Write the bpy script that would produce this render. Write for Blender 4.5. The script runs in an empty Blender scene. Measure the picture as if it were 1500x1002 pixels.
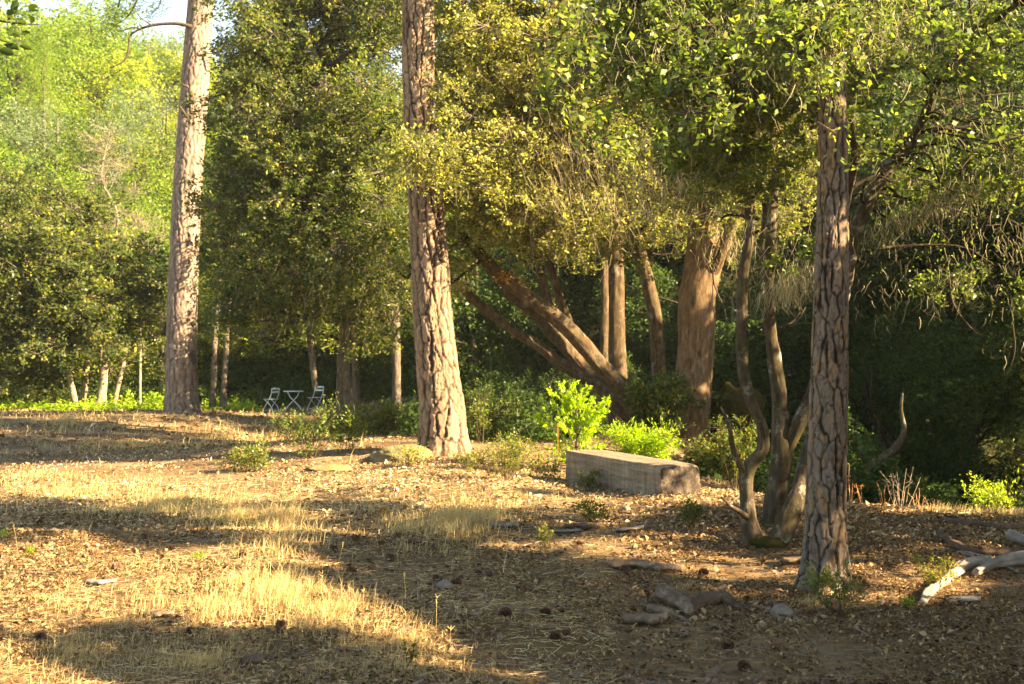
import bpy, math, time
import numpy as np
from mathutils import Vector
T0 = time.time()
SC = bpy.context.scene
R = np.random.default_rng(11)
rad = math.radians

# ------------------------------------------------------------------ camera, sky, sun, exposure
CAMZ, HZ, CX, F = 2.0, 510.0, 750.0, 2083.33      # metres, horizon row, centre column, focal length in px of the 1500 px wide photo
cam_d = bpy.data.cameras.new('camera')
cam_d.lens = 50.0; cam_d.sensor_width = 36.0
cam_d.clip_start = 0.1; cam_d.clip_end = 2000
cam_d.dof.use_dof = True; cam_d.dof.focus_distance = 14.0; cam_d.dof.aperture_fstop = 4.5
cam = bpy.data.objects.new('camera', cam_d); SC.collection.objects.link(cam)
cam.location = (0, 0, CAMZ)
cam.rotation_euler = (math.pi/2 + math.atan(9/F), 0, 0)
SC.camera = cam

SUN_EL = rad(28.0)
SX, SY = 0.95, -0.32                                # horizontal direction towards the sun: right and a little behind the camera
_n = math.hypot(SX, SY); SX /= _n; SY /= _n
SUN = np.array([SX*math.cos(SUN_EL), SY*math.cos(SUN_EL), math.sin(SUN_EL)])
world = bpy.data.worlds.new('World'); SC.world = world; world.use_nodes = True
wn = world.node_tree.nodes; wl = world.node_tree.links
sky = wn.new('ShaderNodeTexSky'); sky.sky_type = 'NISHITA'; sky.sun_disc = False
sky.sun_elevation = SUN_EL; sky.sun_rotation = math.atan2(SX, SY)
sky.dust_density = 0.4; sky.air_density = 1.0; sky.ozone_density = 1.5
wl.new(sky.outputs[0], wn['Background'].inputs[0]); wn['Background'].inputs[1].default_value = 0.06
sun_d = bpy.data.lights.new('sun', 'SUN'); sun_d.energy = 5.0; sun_d.angle = rad(0.55); sun_d.color = (1.0, 0.83, 0.60)
sun = bpy.data.objects.new('sun', sun_d); SC.collection.objects.link(sun)
sun.rotation_euler = Vector(SUN).to_track_quat('Z', 'Y').to_euler()
sun.location = tuple(SUN*60)
SC.view_settings.view_transform = 'Standard'
try: SC.view_settings.look = 'None'
except Exception: pass
SC.view_settings.exposure = 3.0
SC.view_settings.gamma = 1.0
SC.view_settings.use_white_balance = True; SC.view_settings.white_balance_temperature = 8100; SC.view_settings.white_balance_tint = 10.0
SC.view_settings.use_curve_mapping = False
SC.render.engine = 'CYCLES'
HAZE = .00022
cy = SC.cycles
cy.max_bounces = 7; cy.diffuse_bounces = 4; cy.glossy_bounces = 2; cy.transmission_bounces = 4; cy.transparent_max_bounces = 4
cy.caustics_reflective = False; cy.caustics_refractive = False
cy.sample_clamp_indirect = 6.0
cy.use_denoising = True

# ------------------------------------------------------------------ helpers
def at(px, py, Y):
    return np.array([(px-CX)/F*Y, Y, CAMZ-(py-HZ)/F*Y])
def pxm(px, Y): return px/F*Y                       # a length in photo pixels, in metres at distance Y

def hash3(ix, iy, iz, seed=0):
    h = (ix.astype(np.int64)*374761393 + iy.astype(np.int64)*668265263 + iz.astype(np.int64)*2147483647 + seed*974634777) & 0xffffffff
    h = ((h ^ (h >> 13))*1274126177) & 0xffffffff
    h = (h ^ (h >> 16)) & 0xffffffff
    return h/4294967295.0
def noise3(p, seed=0):
    i = np.floor(p); f = p-i; f = f*f*(3-2*f); i = i.astype(np.int64)
    out = 0
    for a in (0, 1):
        for b in (0, 1):
            for c in (0, 1):
                w = (f[:, 0] if a else 1-f[:, 0])*(f[:, 1] if b else 1-f[:, 1])*(f[:, 2] if c else 1-f[:, 2])
                out = out + w*hash3(i[:, 0]+a, i[:, 1]+b, i[:, 2]+c, seed)
    return out*2-1
def fbm(p, octaves=4, seed=0):
    p = np.asarray(p, float); s = 0; a = 1.0; t = 0
    for k in range(octaves):
        s = s + a*noise3(p*(2.03**k)+17.3*k, seed+k); t += a; a *= .5
    return s/t
def n2(x, y, s, octaves=3, seed=0):
    return fbm(np.stack([x/s, y/s, np.zeros_like(x)+seed*3.7], 1), octaves, seed)

def mesh_np(name, V, Fc, mat=None, parent=None, attrs=None, smooth=False, pattr=None):
    """V (n,3), Fc list of (m,k) arrays; attrs {name: list of per-face arrays}; pattr {name: per-vertex array}."""
    if isinstance(Fc, np.ndarray): Fc = [Fc]
    Fc = [f for f in Fc if len(f)]
    me = bpy.data.meshes.new(name)
    V = np.asarray(V, np.float32)
    me.vertices.add(len(V)); me.vertices.foreach_set('co', V.ravel())
    tot = np.concatenate([np.full(len(f), f.shape[1], np.int32) for f in Fc])
    idx = np.concatenate([f.ravel() for f in Fc]).astype(np.int32)
    st = np.concatenate([[0], np.cumsum(tot)[:-1]]).astype(np.int32)
    me.loops.add(len(idx)); me.loops.foreach_set('vertex_index', idx)
    me.polygons.add(len(tot)); me.polygons.foreach_set('loop_start', st)
    try: me.polygons.foreach_set('loop_total', tot)
    except Exception: pass
    if smooth: me.polygons.foreach_set('use_smooth', np.ones(len(tot), bool))
    for k, v in (attrs or {}).items():
        a = me.attributes.new(k, 'FLOAT', 'FACE'); a.data.foreach_set('value', np.asarray(v, np.float32))
    for k, v in (pattr or {}).items():
        a = me.attributes.new(k, 'FLOAT', 'POINT'); a.data.foreach_set('value', np.asarray(v, np.float32))
    me.update(calc_edges=True)
    ob = bpy.data.objects.new(name, me); SC.collection.objects.link(ob)
    if mat: me.materials.append(mat)
    if parent is not None: ob.parent = parent
    return ob
def tag(o, label=None, cat=None, group=None, kind=None):
    if label: o['label'] = label
    if cat: o['category'] = cat
    if group: o['group'] = group
    if kind: o['kind'] = kind
    return o
def thing(name, label, cat, loc=(0, 0, 0), rz=0.0, group=None):
    o = bpy.data.objects.new(name, None); SC.collection.objects.link(o)
    o.location = tuple(float(v) for v in loc); o.rotation_euler = (0, 0, rz)
    o.empty_display_size = .2
    return tag(o, label, cat, group)
def dup(root, loc=None, rz=None, scale=None, label=None, group=None):
    r = root.copy(); SC.collection.objects.link(r)
    for ch in root.children:
        c = ch.copy(); SC.collection.objects.link(c); c.parent = r
        for g in ch.children:
            d = g.copy(); SC.collection.objects.link(d); d.parent = c
    if loc is not None: r.location = tuple(float(v) for v in loc)
    if rz is not None: r.rotation_euler = (0, 0, rz)
    if scale is not None: r.scale = (scale, scale, scale) if np.isscalar(scale) else scale
    if label: r['label'] = label
    if group: r['group'] = group
    return r

class Acc:
    def __init__(s): s.v = []; s.f = {}; s.a = []; s.n = 0; s.fa = {}
    def add(s, V, Fa, val=None):
        V = np.asarray(V, float).reshape(-1, 3); Fa = np.asarray(Fa)
        s.v.append(V); s.f.setdefault(Fa.shape[1], []).append(Fa+s.n); s.n += len(V)
        s.fa.setdefault(Fa.shape[1], []).append(np.zeros(len(Fa)) if val is None else np.broadcast_to(val, (len(Fa),)))
        return s
    def build(s, name, mat, parent=None, smooth=False, off=None):
        V = np.concatenate(s.v)
        if off is not None: V = V-np.asarray(off)
        ks = sorted(s.f)
        return mesh_np(name, V, [np.concatenate(s.f[k]) for k in ks], mat, parent,
                       {'rnd': np.concatenate([np.concatenate(s.fa[k]) for k in ks])}, smooth)

def catmull(P, n):
    P = np.asarray(P, float)
    if len(P) == 2:
        t = np.linspace(0, 1, n)[:, None]; return P[0]*(1-t)+P[1]*t
    Q = np.vstack([2*P[0]-P[1], P, 2*P[-1]-P[-2]])
    seg = np.linalg.norm(np.diff(P[:, :3], axis=0), axis=1); cum = np.concatenate([[0], np.cumsum(seg)])
    s = np.linspace(0, cum[-1], n); k = np.clip(np.searchsorted(cum, s, 'right')-1, 0, len(P)-2)
    t = ((s-cum[k])/np.maximum(seg[k], 1e-9))[:, None]
    p0, p1, p2, p3 = Q[k], Q[k+1], Q[k+2], Q[k+3]
    return .5*((2*p1)+(-p0+p2)*t+(2*p0-5*p1+4*p2-p3)*t*t+(-p0+3*p1-3*p2+p3)*t**3)
def frames(C):
    T = np.gradient(C, axis=0); T /= np.linalg.norm(T, axis=1)[:, None]+1e-12
    N = np.zeros_like(C)
    ref = np.array([0, -1., 0]) if abs(T[0][1]) < .9 else np.array([1., 0, 0])
    v = ref-T[0]*ref.dot(T[0]); N[0] = v/np.linalg.norm(v)
    for i in range(1, len(C)):
        v = N[i-1]-T[i]*N[i-1].dot(T[i]); N[i] = v/(np.linalg.norm(v)+1e-12)
    return T, N, np.cross(T, N)
def tube_geo(P, rads, nv=40, nu=10, disp=None, cap=True):
    """P control points, rads radii at them -> V, quads, per-vertex attr."""
    P = np.asarray(P, float)
    Q = catmull(np.column_stack([P, np.asarray(rads, float)]), nv)
    C = Q[:, :3]; r = np.maximum(Q[:, 3], 1e-4)
    T, N, B = frames(C)
    th = np.arange(nu)/nu*2*math.pi
    L = np.concatenate([[0], np.cumsum(np.linalg.norm(np.diff(C, axis=0), axis=1))])
    TH, LL = np.meshgrid(th, L); RR = np.repeat(r[:, None], nu, 1)
    at_ = np.zeros_like(RR)
    if disp is not None:
        d, at_ = disp(TH.ravel(), LL.ravel(), RR.ravel()); RR = RR+d.reshape(RR.shape); at_ = at_.reshape(RR.shape)
    V = C[:, None]+RR[..., None]*(np.cos(TH)[..., None]*N[:, None]+np.sin(TH)[..., None]*B[:, None])
    V = V.reshape(-1, 3)
    i = np.arange(nv-1)[:, None]*nu; j = np.arange(nu)[None]
    a = (i+j).ravel(); b = (i+(j+1) % nu).ravel()
    Fq = np.stack([a, b, b+nu, a+nu], 1)
    if cap:
        V = np.vstack([V, C[-1], C[0]]); at_ = np.concatenate([at_.ravel(), [0, 0]])
        e = (nv-1)*nu; j = np.arange(nu); k = len(V)-2
        tri = np.vstack([np.stack([e+j, e+(j+1) % nu, np.full(nu, k)], 1), np.stack([(j+1) % nu, j, np.full(nu, k+1)], 1)])
    else: tri = np.zeros((0, 3), int); at_ = at_.ravel()
    return V, Fq, tri, at_
def tube(name, P, rads, mat, parent=None, nv=40, nu=10, disp=None, off=None):
    V, Fq, tri, a = tube_geo(P, rads, nv, nu, disp)
    if off is not None: V = V-np.asarray(off)
    if a.max() > 1.01:
        fa = [np.floor(a[Fq[:, 0]])+np.clip(np.modf(a[Fq])[0].mean(1), 0, .499), np.zeros(len(tri))]
        return mesh_np(name, V, [Fq, tri], mat, parent, {'bark': np.concatenate(fa)}, True)
    return mesh_np(name, V, [Fq, tri], mat, parent, None, True, {'bark': a})
def multi_tube(name, items, mat, parent=None, off=None):
    """items: list of V,Fq,tri,attr"""
    Vs, Qs, Ts, As = [], [], [], []; n = 0
    for V, q, t, a in items:
        Vs.append(V); Qs.append(q+n); Ts.append(t+n); As.append(a); n += len(V)
    V = np.concatenate(Vs)
    if off is not None: V = V-np.asarray(off)
    return mesh_np(name, V, [np.concatenate(Qs), np.concatenate(Ts)], mat, parent, None, True, {'bark': np.concatenate(As)})
def twigs_geo(A, B, ra, rb):
    """many 3-sided straight twigs, vectorised. A,B (n,3)."""
    n = len(A); D = B-A; D = D/(np.linalg.norm(D, axis=1)[:, None]+1e-9)
    ref = np.where(np.abs(D[:, 2:3]) > .9, np.array([[1., 0, 0]]), np.array([[0, 0, 1.]]))
    N = np.cross(D, ref); N /= np.linalg.norm(N, axis=1)[:, None]+1e-9; M = np.cross(D, N)
    V = np.zeros((n, 6, 3))
    for k in range(3):
        w = math.cos(k*2.094)*N+math.sin(k*2.094)*M
        V[:, k] = A+w*np.reshape(ra, (-1, 1)); V[:, k+3] = B+w*np.reshape(rb, (-1, 1))
    o = np.arange(n)[:, None, None]*6
    q = np.array([[0, 1, 4, 3], [1, 2, 5, 4], [2, 0, 3, 5]])[None]+o
    return V.reshape(-1, 3), q.reshape(-1, 4)

# leaf quads -------------------------------------------------------
def unit(v): return v/(np.linalg.norm(v, axis=-1, keepdims=True)+1e-9)
def leaves_geo(C, size, aspect=.5, flat=.35, droop=.2, rng=R, axis=None, fold=.18, oval=False):
    n = len(C)
    d = unit(rng.normal(size=(n, 3))*np.array([1, 1, .6])+np.array([0, 0, -droop])) if axis is None else unit(axis+rng.normal(size=(n, 3))*.35)
    up = unit(rng.normal(size=(n, 3))*(1-flat)+np.array([0, 0, flat*1.6]))
    s = unit(np.cross(d, up)); nn = np.cross(s, d)
    L = (size*rng.uniform(.6, 1.25, n))[:, None]; W = L*aspect*rng.uniform(.8, 1.2, (n, 1))*.5
    if oval:
        cv = nn*L*rng.normal(size=(n, 1))*.10
        V = np.stack([C-d*L*.5-cv, C-s*W*.85-d*L*.22+nn*W*fold*2, C-s*W*.9+d*L*.18+nn*W*fold*2, C+d*L*.5-cv, C+s*W*.9+d*L*.18+nn*W*fold*2, C+s*W*.85-d*L*.22+nn*W*fold*2], 1)
        o = np.arange(n)[:, None]*6; return V.reshape(-1, 3), np.stack([o+np.array([[0, 1, 2, 3]]), o+np.array([[0, 3, 4, 5]])], 1).reshape(-1, 4)
    V = np.stack([C-d*L*.5, C-s*W+nn*W*fold*2-d*L*.05, C+d*L*.5, C+s*W+nn*W*fold*2-d*L*.05], 1)
    Fq = np.arange(n)[:, None]*4+np.arange(4)[None]
    return V.reshape(-1, 3), Fq

# ------------------------------------------------------------------ sunlit gaps: where the photograph shows sun reaching through the canopy
LITP = [
    ([(780, 758), (1040, 768), (1170, 800), (1300, 770), (1500, 785), (1500, 900), (1000, 895), (780, 850)], .42),
    ([(-20, 574), (245, 574), (250, 604), (-20, 606)], .85),  # (polygon in photo pixels on the ground, how much of the foliage in the way is missing)
    ([(200, 872), (330, 838), (440, 845), (540, 868), (660, 925), (735, 965), (900, 1010), (640, 1010), (480, 965), (340, 915), (235, 905)], .97),
    ([(0, 790), (120, 770), (250, 795), (420, 830), (430, 850), (300, 850), (180, 880), (210, 905), (0, 890)], .75),
    ([(0, 955), (90, 960), (150, 1010), (0, 1010)], .8),
    ([(330, 708), (420, 700), (520, 664), (600, 640), (700, 664), (800, 690), (825, 712), (740, 730), (640, 742), (520, 738), (470, 762), (330, 780), (120, 742), (250, 725)], .95),
    ([(0, 712), (200, 712), (330, 735), (330, 770), (150, 752), (0, 745)], .75),
    ([(540, 745), (760, 722), (1040, 728), (1040, 742), (760, 746), (560, 765)], .92), ([(680, 800), (780, 795), (790, 806), (690, 812)], .85), ([(740, 885), (860, 880), (900, 892), (760, 900)], .8), ([(1250, 795), (1420, 790), (1440, 806), (1260, 810)], .7), ([(1040, 760), (1090, 755), (1100, 775), (1040, 780)], .7),
    ([(130, 690), (270, 690), (330, 705), (300, 712), (110, 702)], .7),
    ([(150, 650), (270, 640), (270, 652), (180, 664)], .45),
    ([(330, 640), (520, 622), (540, 640), (440, 655), (330, 655)], .45),
    ([(1030, 708), (1130, 712), (1180, 725), (1180, 738), (1090, 735), (1030, 728)], .96),
    ([(1240, 735), (1330, 740), (1500, 755), (1500, 766), (1380, 762), (1240, 752)], .96),
    ([(980, 838), (1190, 835), (1300, 815), (1330, 850), (1500, 850), (1500, 885), (1340, 890), (1100, 885), (1000, 850)], .8),
    ([(1090, 868), (1200, 862), (1290, 890), (1200, 905), (1110, 890)], .95),
    ([(820, 800), (960, 790), (960, 822), (860, 830)], .8),
]
LITS = [  # (centre, radius, missing share)
    *[(at(x, y, 21.6), .42, .62) for x, y in ((650, 640), (645, 590), (638, 540), (634, 490), (630, 440), (627, 390), (622, 330), (620, 280), (618, 200), (616, 120), (614, 40))],
    (at(885, 672, 18.9), .45, .95), (at(940, 680, 18.0), .45, .9), (at(985, 683, 17.2), .3, .6),
    (at(1008, 705, 17.2), .16, .95),
    (at(840, 600, 20.4), .55, .97), (at(820, 640, 20.4), .45, .9), (at(950, 645, 21.5), .5, .9), (at(745, 655, 20.5), .5, .85),
    *[(at(288, y, 42), 1.0, .92) for y in (370, 320, 260, 200, 140, 80, 20, -60)],
    (at(1148, 625, 14.8), .22, .92), (at(1180, 590, 14.3), .16, .9),
    (at(903, 455, 25.), .3, .9), (at(1048, 385, 24.), .42, .85),
    (at(1232, 330, 12.), .15, .9), (at(1222, 640, 12.), .12, .6), (at(1228, 520, 12.), .12, .5),
    (at(720, 400, 23.5), .4, .75), (at(790, 455, 23.6), .35, .75), (at(870, 540, 23.8), .35, .8), (at(925, 590, 24), .3, .7),
    *[(at(x, y, 22.2), .42, .7) for x, y in ((690, 60), (700, 200), (790, 90), (770, 160), (830, 220), (880, 110), (720, 270), (810, 300), (880, 270), (660, 120), (930, 180), (850, 30), (750, 20), (960, 90), (900, 350))],
    *[(at(x, y, 34.5), .7, .75) for x, y in ((372, 110), (350, 190), (420, 60), (500, 230), (440, 330), (400, 440), (540, 380), (350, 320), (560, 120), (470, 420), (340, 400))],
    *[(at(x, y, 13.2), .28, .7) for x, y in ((1000, 60), (1080, 120), (1180, 60), (1260, 120), (1120, 210), (1050, 260), (1300, 60), (960, 140), (1350, 300), (1400, 340), (1330, 180), (1440, 60), (1230, 40), (1180, 290), (1020, 200))],
    (at(1395, 848, 12.6), .22, .95), (at(1365, 870, 12.3), .2, .9), (at(1450, 738, 17.6), .4, .9), (at(490, 650, 21), .5, .7), (at(370, 685, 20), .6, .8),
]
def in_poly(x, y, P):
    P = np.asarray(P, float); c = np.zeros(len(x), bool); j = len(P)-1
    for i in range(len(P)):
        m = ((P[i, 1] > y) != (P[j, 1] > y))
        with np.errstate(divide='ignore', invalid='ignore'):
            c ^= m & (x < (P[j, 0]-P[i, 0])*(y-P[i, 1])/(P[j, 1]-P[i, 1]+1e-12)+P[i, 0])
        j = i
    return c
def shade_cull(C, rng=R, strength=1.0):
    """share of leaves to drop so that sun reaches the sunlit spots; True = keep"""
    C = np.asarray(C); n = len(C); p = np.zeros(n)
    g = C.copy()
    for _ in range(2):
        t = (g[:, 2]-ground(g[:, 0], g[:, 1]))/SUN[2] if _ else (C[:, 2]-.15)/SUN[2]
        g = g-SUN[None]*np.asarray(t)[:, None]
    ok = g[:, 1] > 4
    gy = np.maximum(g[:, 1], 1); px = CX+F*g[:, 0]/gy; py = HZ+F*(CAMZ-g[:, 2])/gy
    wob = 10*n2(g[:, 0], g[:, 1], .5, 2, 5)
    high = (C[:, 2]-g[:, 2]) > .7
    for P, k in LITP:
        m = in_poly(px+wob*2, py+wob*.5, P) & ok & high
        p = np.where(m, np.maximum(p, k), p)
    for c, r, k in LITS:
        d = C-c[None]; t = d@SUN
        dist = np.linalg.norm(d-t[:, None]*SUN[None], axis=1)
        m = (dist < r) & (t > .25)
        p = np.where(m, np.maximum(p, k), p)
    return rng.random(n) > p*strength

# ------------------------------------------------------------------ terrain
_G = []
def G(px, py, Y): x, y, z = at(px, py, Y); _G.append((x, y, z))
def GW(x, y, z): _G.append((x, y, z))
G(1208, 862, 12.); G(1120, 797, 14.); G(1142, 765, 14.8); G(967, 730, 17.); G(828, 706, 19.6); G(1028, 724, 17.3)
G(652, 662, 22.); G(267, 603, 42.); G(430, 604, 48.); G(395, 604, 48.); G(0, 602, 46.); G(560, 604, 44)
G(1250, 742, 17.8); G(1500, 752, 17.5); G(1400, 750, 17.6); G(1600, 755, 17.5); G(1080, 724, 18.5)
G(1350, 890, 11.2); G(1500, 830, 13.); G(1000, 905, 10.9); G(1450, 1000, 9.2); G(1100, 1000, 9.0)
G(650, 860, 12.0); G(800, 1000, 8.9); G(500, 765, 15.5); G(380, 730, 18.); G(0, 705, 21); G(200, 690, 22); G(320, 655, 28); G(100, 640, 32)
G(300, 850, 11.6); G(420, 880, 10.6); G(560, 880, 10.9); G(100, 850, 11.8); G(100, 1000, 8.9); G(400, 1000, 8.7); G(100, 775, 14.6); G(330, 800, 13.6)
G(530, 680, 21.2); G(600, 650, 23.); G(740, 700, 19.2); G(800, 760, 15.4); G(580, 640, 26)
for x in (-4, 0, 4, 8): GW(x, 5, .32); GW(x, 0, .38); GW(x, -8, .5)
GW(-8, 8, .5); GW(-9, 14, .2); GW(10, 10, .1); GW(12, 16, .0); GW(-16, 25, -.2); GW(-25, 40, 0)
GW(3.0, 23.5, .35); GW(2.2, 25.5, .35); GW(0.8, 25, .25); GW(-1, 27, .2)
GW(5, 20.2, -.5); GW(8, 20.3, -.7); GW(11, 20.5, -.7); GW(5, 24, -2.0); GW(9, 24, -2.3); GW(13, 24, -2.3); GW(5, 28, -1.9); GW(10, 28, -2.0)
GW(2, 30, -.6); GW(-1, 33, -.5); GW(-3, 40, -.5); GW(2, 36, 0); GW(8, 33, .2); GW(13, 33, .6); GW(8, 40, 2.4); GW(14, 40, 3.4); GW(2, 44, 1.6)
GW(-3, 52, .6); GW(-8, 55, .3); GW(-14, 56, -.1); GW(-22, 56, 0); GW(5, 55, 5.); GW(15, 55, 8); GW(-3, 62, 3.2); GW(-9, 64, 1.8); GW(-18, 66, 1.)
GW(-24, 78, 4); GW(-8, 80, 7.5); GW(5, 80, 12); GW(25, 80, 18); GW(-30, 100, 11); GW(-10, 100, 13.); GW(10, 100, 20); GW(35, 100, 26)
GW(-45, 140, 22); GW(-15, 140, 21); GW(20, 140, 30); GW(55, 140, 36); GW(-80, 200, 34); GW(0, 200, 36); GW(80, 200, 50)
GW(60, 40, 14); GW(40, 60, 16); GW(30, 20, 1); GW(40, 0, 2); GW(-60, 40, 1); GW(-60, 0, 1); GW(-60, 80, 8)
_G = np.array(_G)
def _kern(r): return np.sqrt(r*r+1.2)
_D = np.linalg.norm(_G[:, None, :2]-_G[None, :, :2], axis=2)
_m = len(_G); _A = np.zeros((_m+3, _m+3)); _A[:_m, :_m] = _kern(_D)-np.eye(_m)*.02
_A[:_m, _m] = 1; _A[:_m, _m+1:] = _G[:, :2]; _A[_m:, :_m] = _A[:_m, _m:].T
_W = np.linalg.solve(_A, np.concatenate([_G[:, 2], [0, 0, 0]]))
def ground(x, y, fine=True):
    x = np.atleast_1d(np.asarray(x, float)); y = np.atleast_1d(np.asarray(y, float))
    xc = np.clip(x, -90, 90); yc = np.clip(y, -14, 210)
    z = np.zeros(len(x))
    for s in range(0, len(x), 20000):
        e = slice(s, s+20000)
        z[e] = _kern(np.hypot(xc[e, None]-_G[None, :, 0], yc[e, None]-_G[None, :, 1]))@_W[:_m]+_W[_m]+_W[_m+1]*xc[e]+_W[_m+2]*yc[e]
    z = z+np.hypot(x-xc, y-yc)*.03
    if fine:
        z = z+.05*n2(x, y, 1.1, 3, 1)+.018*n2(x, y, .28, 2, 2)+np.clip((y-55)/40, 0, 1)*.8*n2(x, y, 7, 3, 3)
    return z
def gz(x, y): return float(ground([x], [y])[0])
def hit(px, py, y0=6.0, y1=70.0):
    """where the photo's pixel meets the ground"""
    Y = np.concatenate([np.linspace(y0, 30, 400), np.linspace(30.1, y1, 200)])
    X = (px-CX)/F*Y; Z = CAMZ-(py-HZ)/F*Y
    d = Z-ground(X, Y); k = np.argmax(d < 0) if (d < 0).any() else len(Y)-1
    return np.array([X[k], Y[k], ground(X[k:k+1], Y[k:k+1])[0]])

# ------------------------------------------------------------------ materials
def new_mat(name):
    m = bpy.data.materials.new(name); m.use_nodes = True; nt = m.node_tree; nt.nodes.clear()
    out = nt.nodes.new('ShaderNodeOutputMaterial'); return m, nt, out
def ramp(nt, stops, fac=None):
    r = nt.nodes.new('ShaderNodeValToRGB'); e = r.color_ramp.elements
    while len(e) > 1: e.remove(e[-1])
    e[0].position = stops[0][0]; e[0].color = (*stops[0][1], 1)
    for p, c in stops[1:]:
        q = e.new(p); q.color = (*c, 1)
    if fac is not None: nt.links.new(fac, r.inputs[0])
    return r.outputs[0]
def attr(nt, name):
    a = nt.nodes.new('ShaderNodeAttribute'); a.attribute_name = name; return a.outputs['Fac']
def noise(nt, scale, detail=4, rough=.6, vec=None, dist=0, four=False):
    n = nt.nodes.new('ShaderNodeTexNoise'); n.inputs['Scale'].default_value = scale; n.inputs['Detail'].default_value = detail
    n.inputs['Roughness'].default_value = rough; n.inputs['Distortion'].default_value = dist
    if vec is not None: nt.links.new(vec, n.inputs['Vector'])
    return n.outputs['Fac']
def coords(nt, scale=(1, 1, 1), which='Object'):
    t = nt.nodes.new('ShaderNodeTexCoord'); m = nt.nodes.new('ShaderNodeMapping'); m.inputs['Scale'].default_value = scale
    nt.links.new(t.outputs[which], m.inputs[0]); return m.outputs[0]
def mth(nt, op, a, b=None):
    m = nt.nodes.new('ShaderNodeMath'); m.operation = op
    for i, v in enumerate((a, b)):
        if v is None: continue
        if isinstance(v, (int, float)): m.inputs[i].default_value = v
        else: nt.links.new(v, m.inputs[i])
    return m.outputs[0]
def mixc(nt, f, a, b, mode='MIX'):
    m = nt.nodes.new('ShaderNodeMix'); m.data_type = 'RGBA'; m.blend_type = mode
    for k, v in ((0, f), (6, a), (7, b)):
        if isinstance(v, (int, float)): m.inputs[k].default_value = v
        elif isinstance(v, tuple): m.inputs[k].default_value = (*v, 1)
        else: nt.links.new(v, m.inputs[k])
    return m.outputs[2]
def leaf_mat(name, stops, trans=.4, tcol=1.9, gloss=.07, rough=.38, warm=(1.05, 1.1, .55)):
    m, nt, out = new_mat(name)
    col = ramp(nt, stops, attr(nt, 'rnd'))
    d = nt.nodes.new('ShaderNodeBsdfDiffuse'); t = nt.nodes.new('ShaderNodeBsdfTranslucent'); g = nt.nodes.new('ShaderNodeBsdfGlossy')
    g.inputs['Roughness'].default_value = max(rough, .42); g.inputs['Color'].default_value = (.9, .95, 1, 1)
    nt.links.new(col, d.inputs['Color'])
    nt.links.new(mixc(nt, 1.0, col, tuple(tcol*w for w in warm), 'MULTIPLY'), t.inputs['Color'])
    a = nt.nodes.new('ShaderNodeMixShader'); a.inputs[0].default_value = trans
    nt.links.new(d.outputs[0], a.inputs[1]); nt.links.new(t.outputs[0], a.inputs[2])
    b = nt.nodes.new('ShaderNodeMixShader'); b.inputs[0].default_value = gloss*.2
    nt.links.new(a.outputs[0], b.inputs[1]); nt.links.new(g.outputs[0], b.inputs[2])
    nt.links.new(b.outputs[0], out.inputs[0]); return m
def rough_mat(name, col_fn, rough=.9, spec=.15, bump=None, bstr=.4, bdist=.02):
    m, nt, out = new_mat(name); p = nt.nodes.new('ShaderNodeBsdfPrincipled')
    p.inputs['Roughness'].default_value = rough; p.inputs['Specular IOR Level'].default_value = spec
    c = col_fn(nt)
    if isinstance(c, tuple): p.inputs['Base Color'].default_value = (*c, 1)
    else: nt.links.new(c, p.inputs['Base Color'])
    if bump is not None:
        b = nt.nodes.new('ShaderNodeBump'); b.inputs['Strength'].default_value = bstr; b.inputs['Distance'].default_value = bdist
        nt.links.new(bump(nt), b.inputs['Height']); nt.links.new(b.outputs[0], p.inputs['Normal'])
    nt.links.new(p.outputs[0], out.inputs[0]); return m

M = {}
GL = .35
M['leaf_front'] = leaf_mat('oak_leaf_green', [(0, (.024, .04, .012)), (.3, (.05, .08, .018)), (.6, (.095, .135, .026)), (.8, (.18, .20, .04)), (1, (.34, .30, .09))], .42, 2.3, .10, .3)
M['leaf_mid'] = leaf_mat('oak_leaf_olive', [(0, (.045, .06, .018)), (.35, (.105, .125, .034)), (.65, (.23, .23, .06)), (.88, (.40, .36, .12)), (1, (.40, .28, .08))], .45, 2.0, .08, .36)
M['leaf_big'] = leaf_mat('oak_leaf_dark', [(0, (.022, .042, .014)), (.45, (.06, .09, .022)), (.75, (.17, .185, .036)), (1, (.42, .36, .09))], .42, 2.0, .07, .4)
M['leaf_far'] = leaf_mat('hill_leaf_green', [(0, (.05, .09, .018)), (.4, (.10, .16, .024)), (.8, (.18, .24, .036)), (1, (.29, .32, .06))], .42, 2.2, .05)
M['leaf_yellow'] = leaf_mat('hill_leaf_yellow', [(0, (.12, .16, .02)), (.5, (.24, .28, .035)), (1, (.38, .37, .06))], .42, 2.0, .05)
M['leaf_grey'] = leaf_mat('hill_leaf_grey', [(0, (.07, .10, .05)), (.5, (.13, .17, .09)), (1, (.24, .28, .16))], .35, 1.7, .06, .4, (1, 1.05, .8))
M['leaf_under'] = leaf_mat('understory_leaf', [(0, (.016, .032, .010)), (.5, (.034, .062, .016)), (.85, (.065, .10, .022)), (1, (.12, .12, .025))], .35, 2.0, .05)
M['leaf_lime'] = leaf_mat('sunlit_lime_leaf', [(0, (.11, .19, .02)), (.5, (.21, .32, .03)), (1, (.38, .42, .06))], .45, 1.8, .05)
M['leaf_shrub'] = leaf_mat('low_shrub_leaf', [(0, (.05, .09, .02)), (.5, (.11, .16, .03)), (.85, (.20, .22, .05)), (1, (.30, .22, .06))], .38, 1.8, .07)
M['needle_cedar'] = leaf_mat('cedar_spray', [(0, (.12, .22, .015)), (.5, (.24, .38, .02)), (1, (.42, .50, .05))], .45, 1.9, .04)
M['pine_needle'] = leaf_mat('pine_needle_green', [(0, (.03, .06, .02)), (1, (.09, .13, .035))], .25, 1.6, .05)
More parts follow.
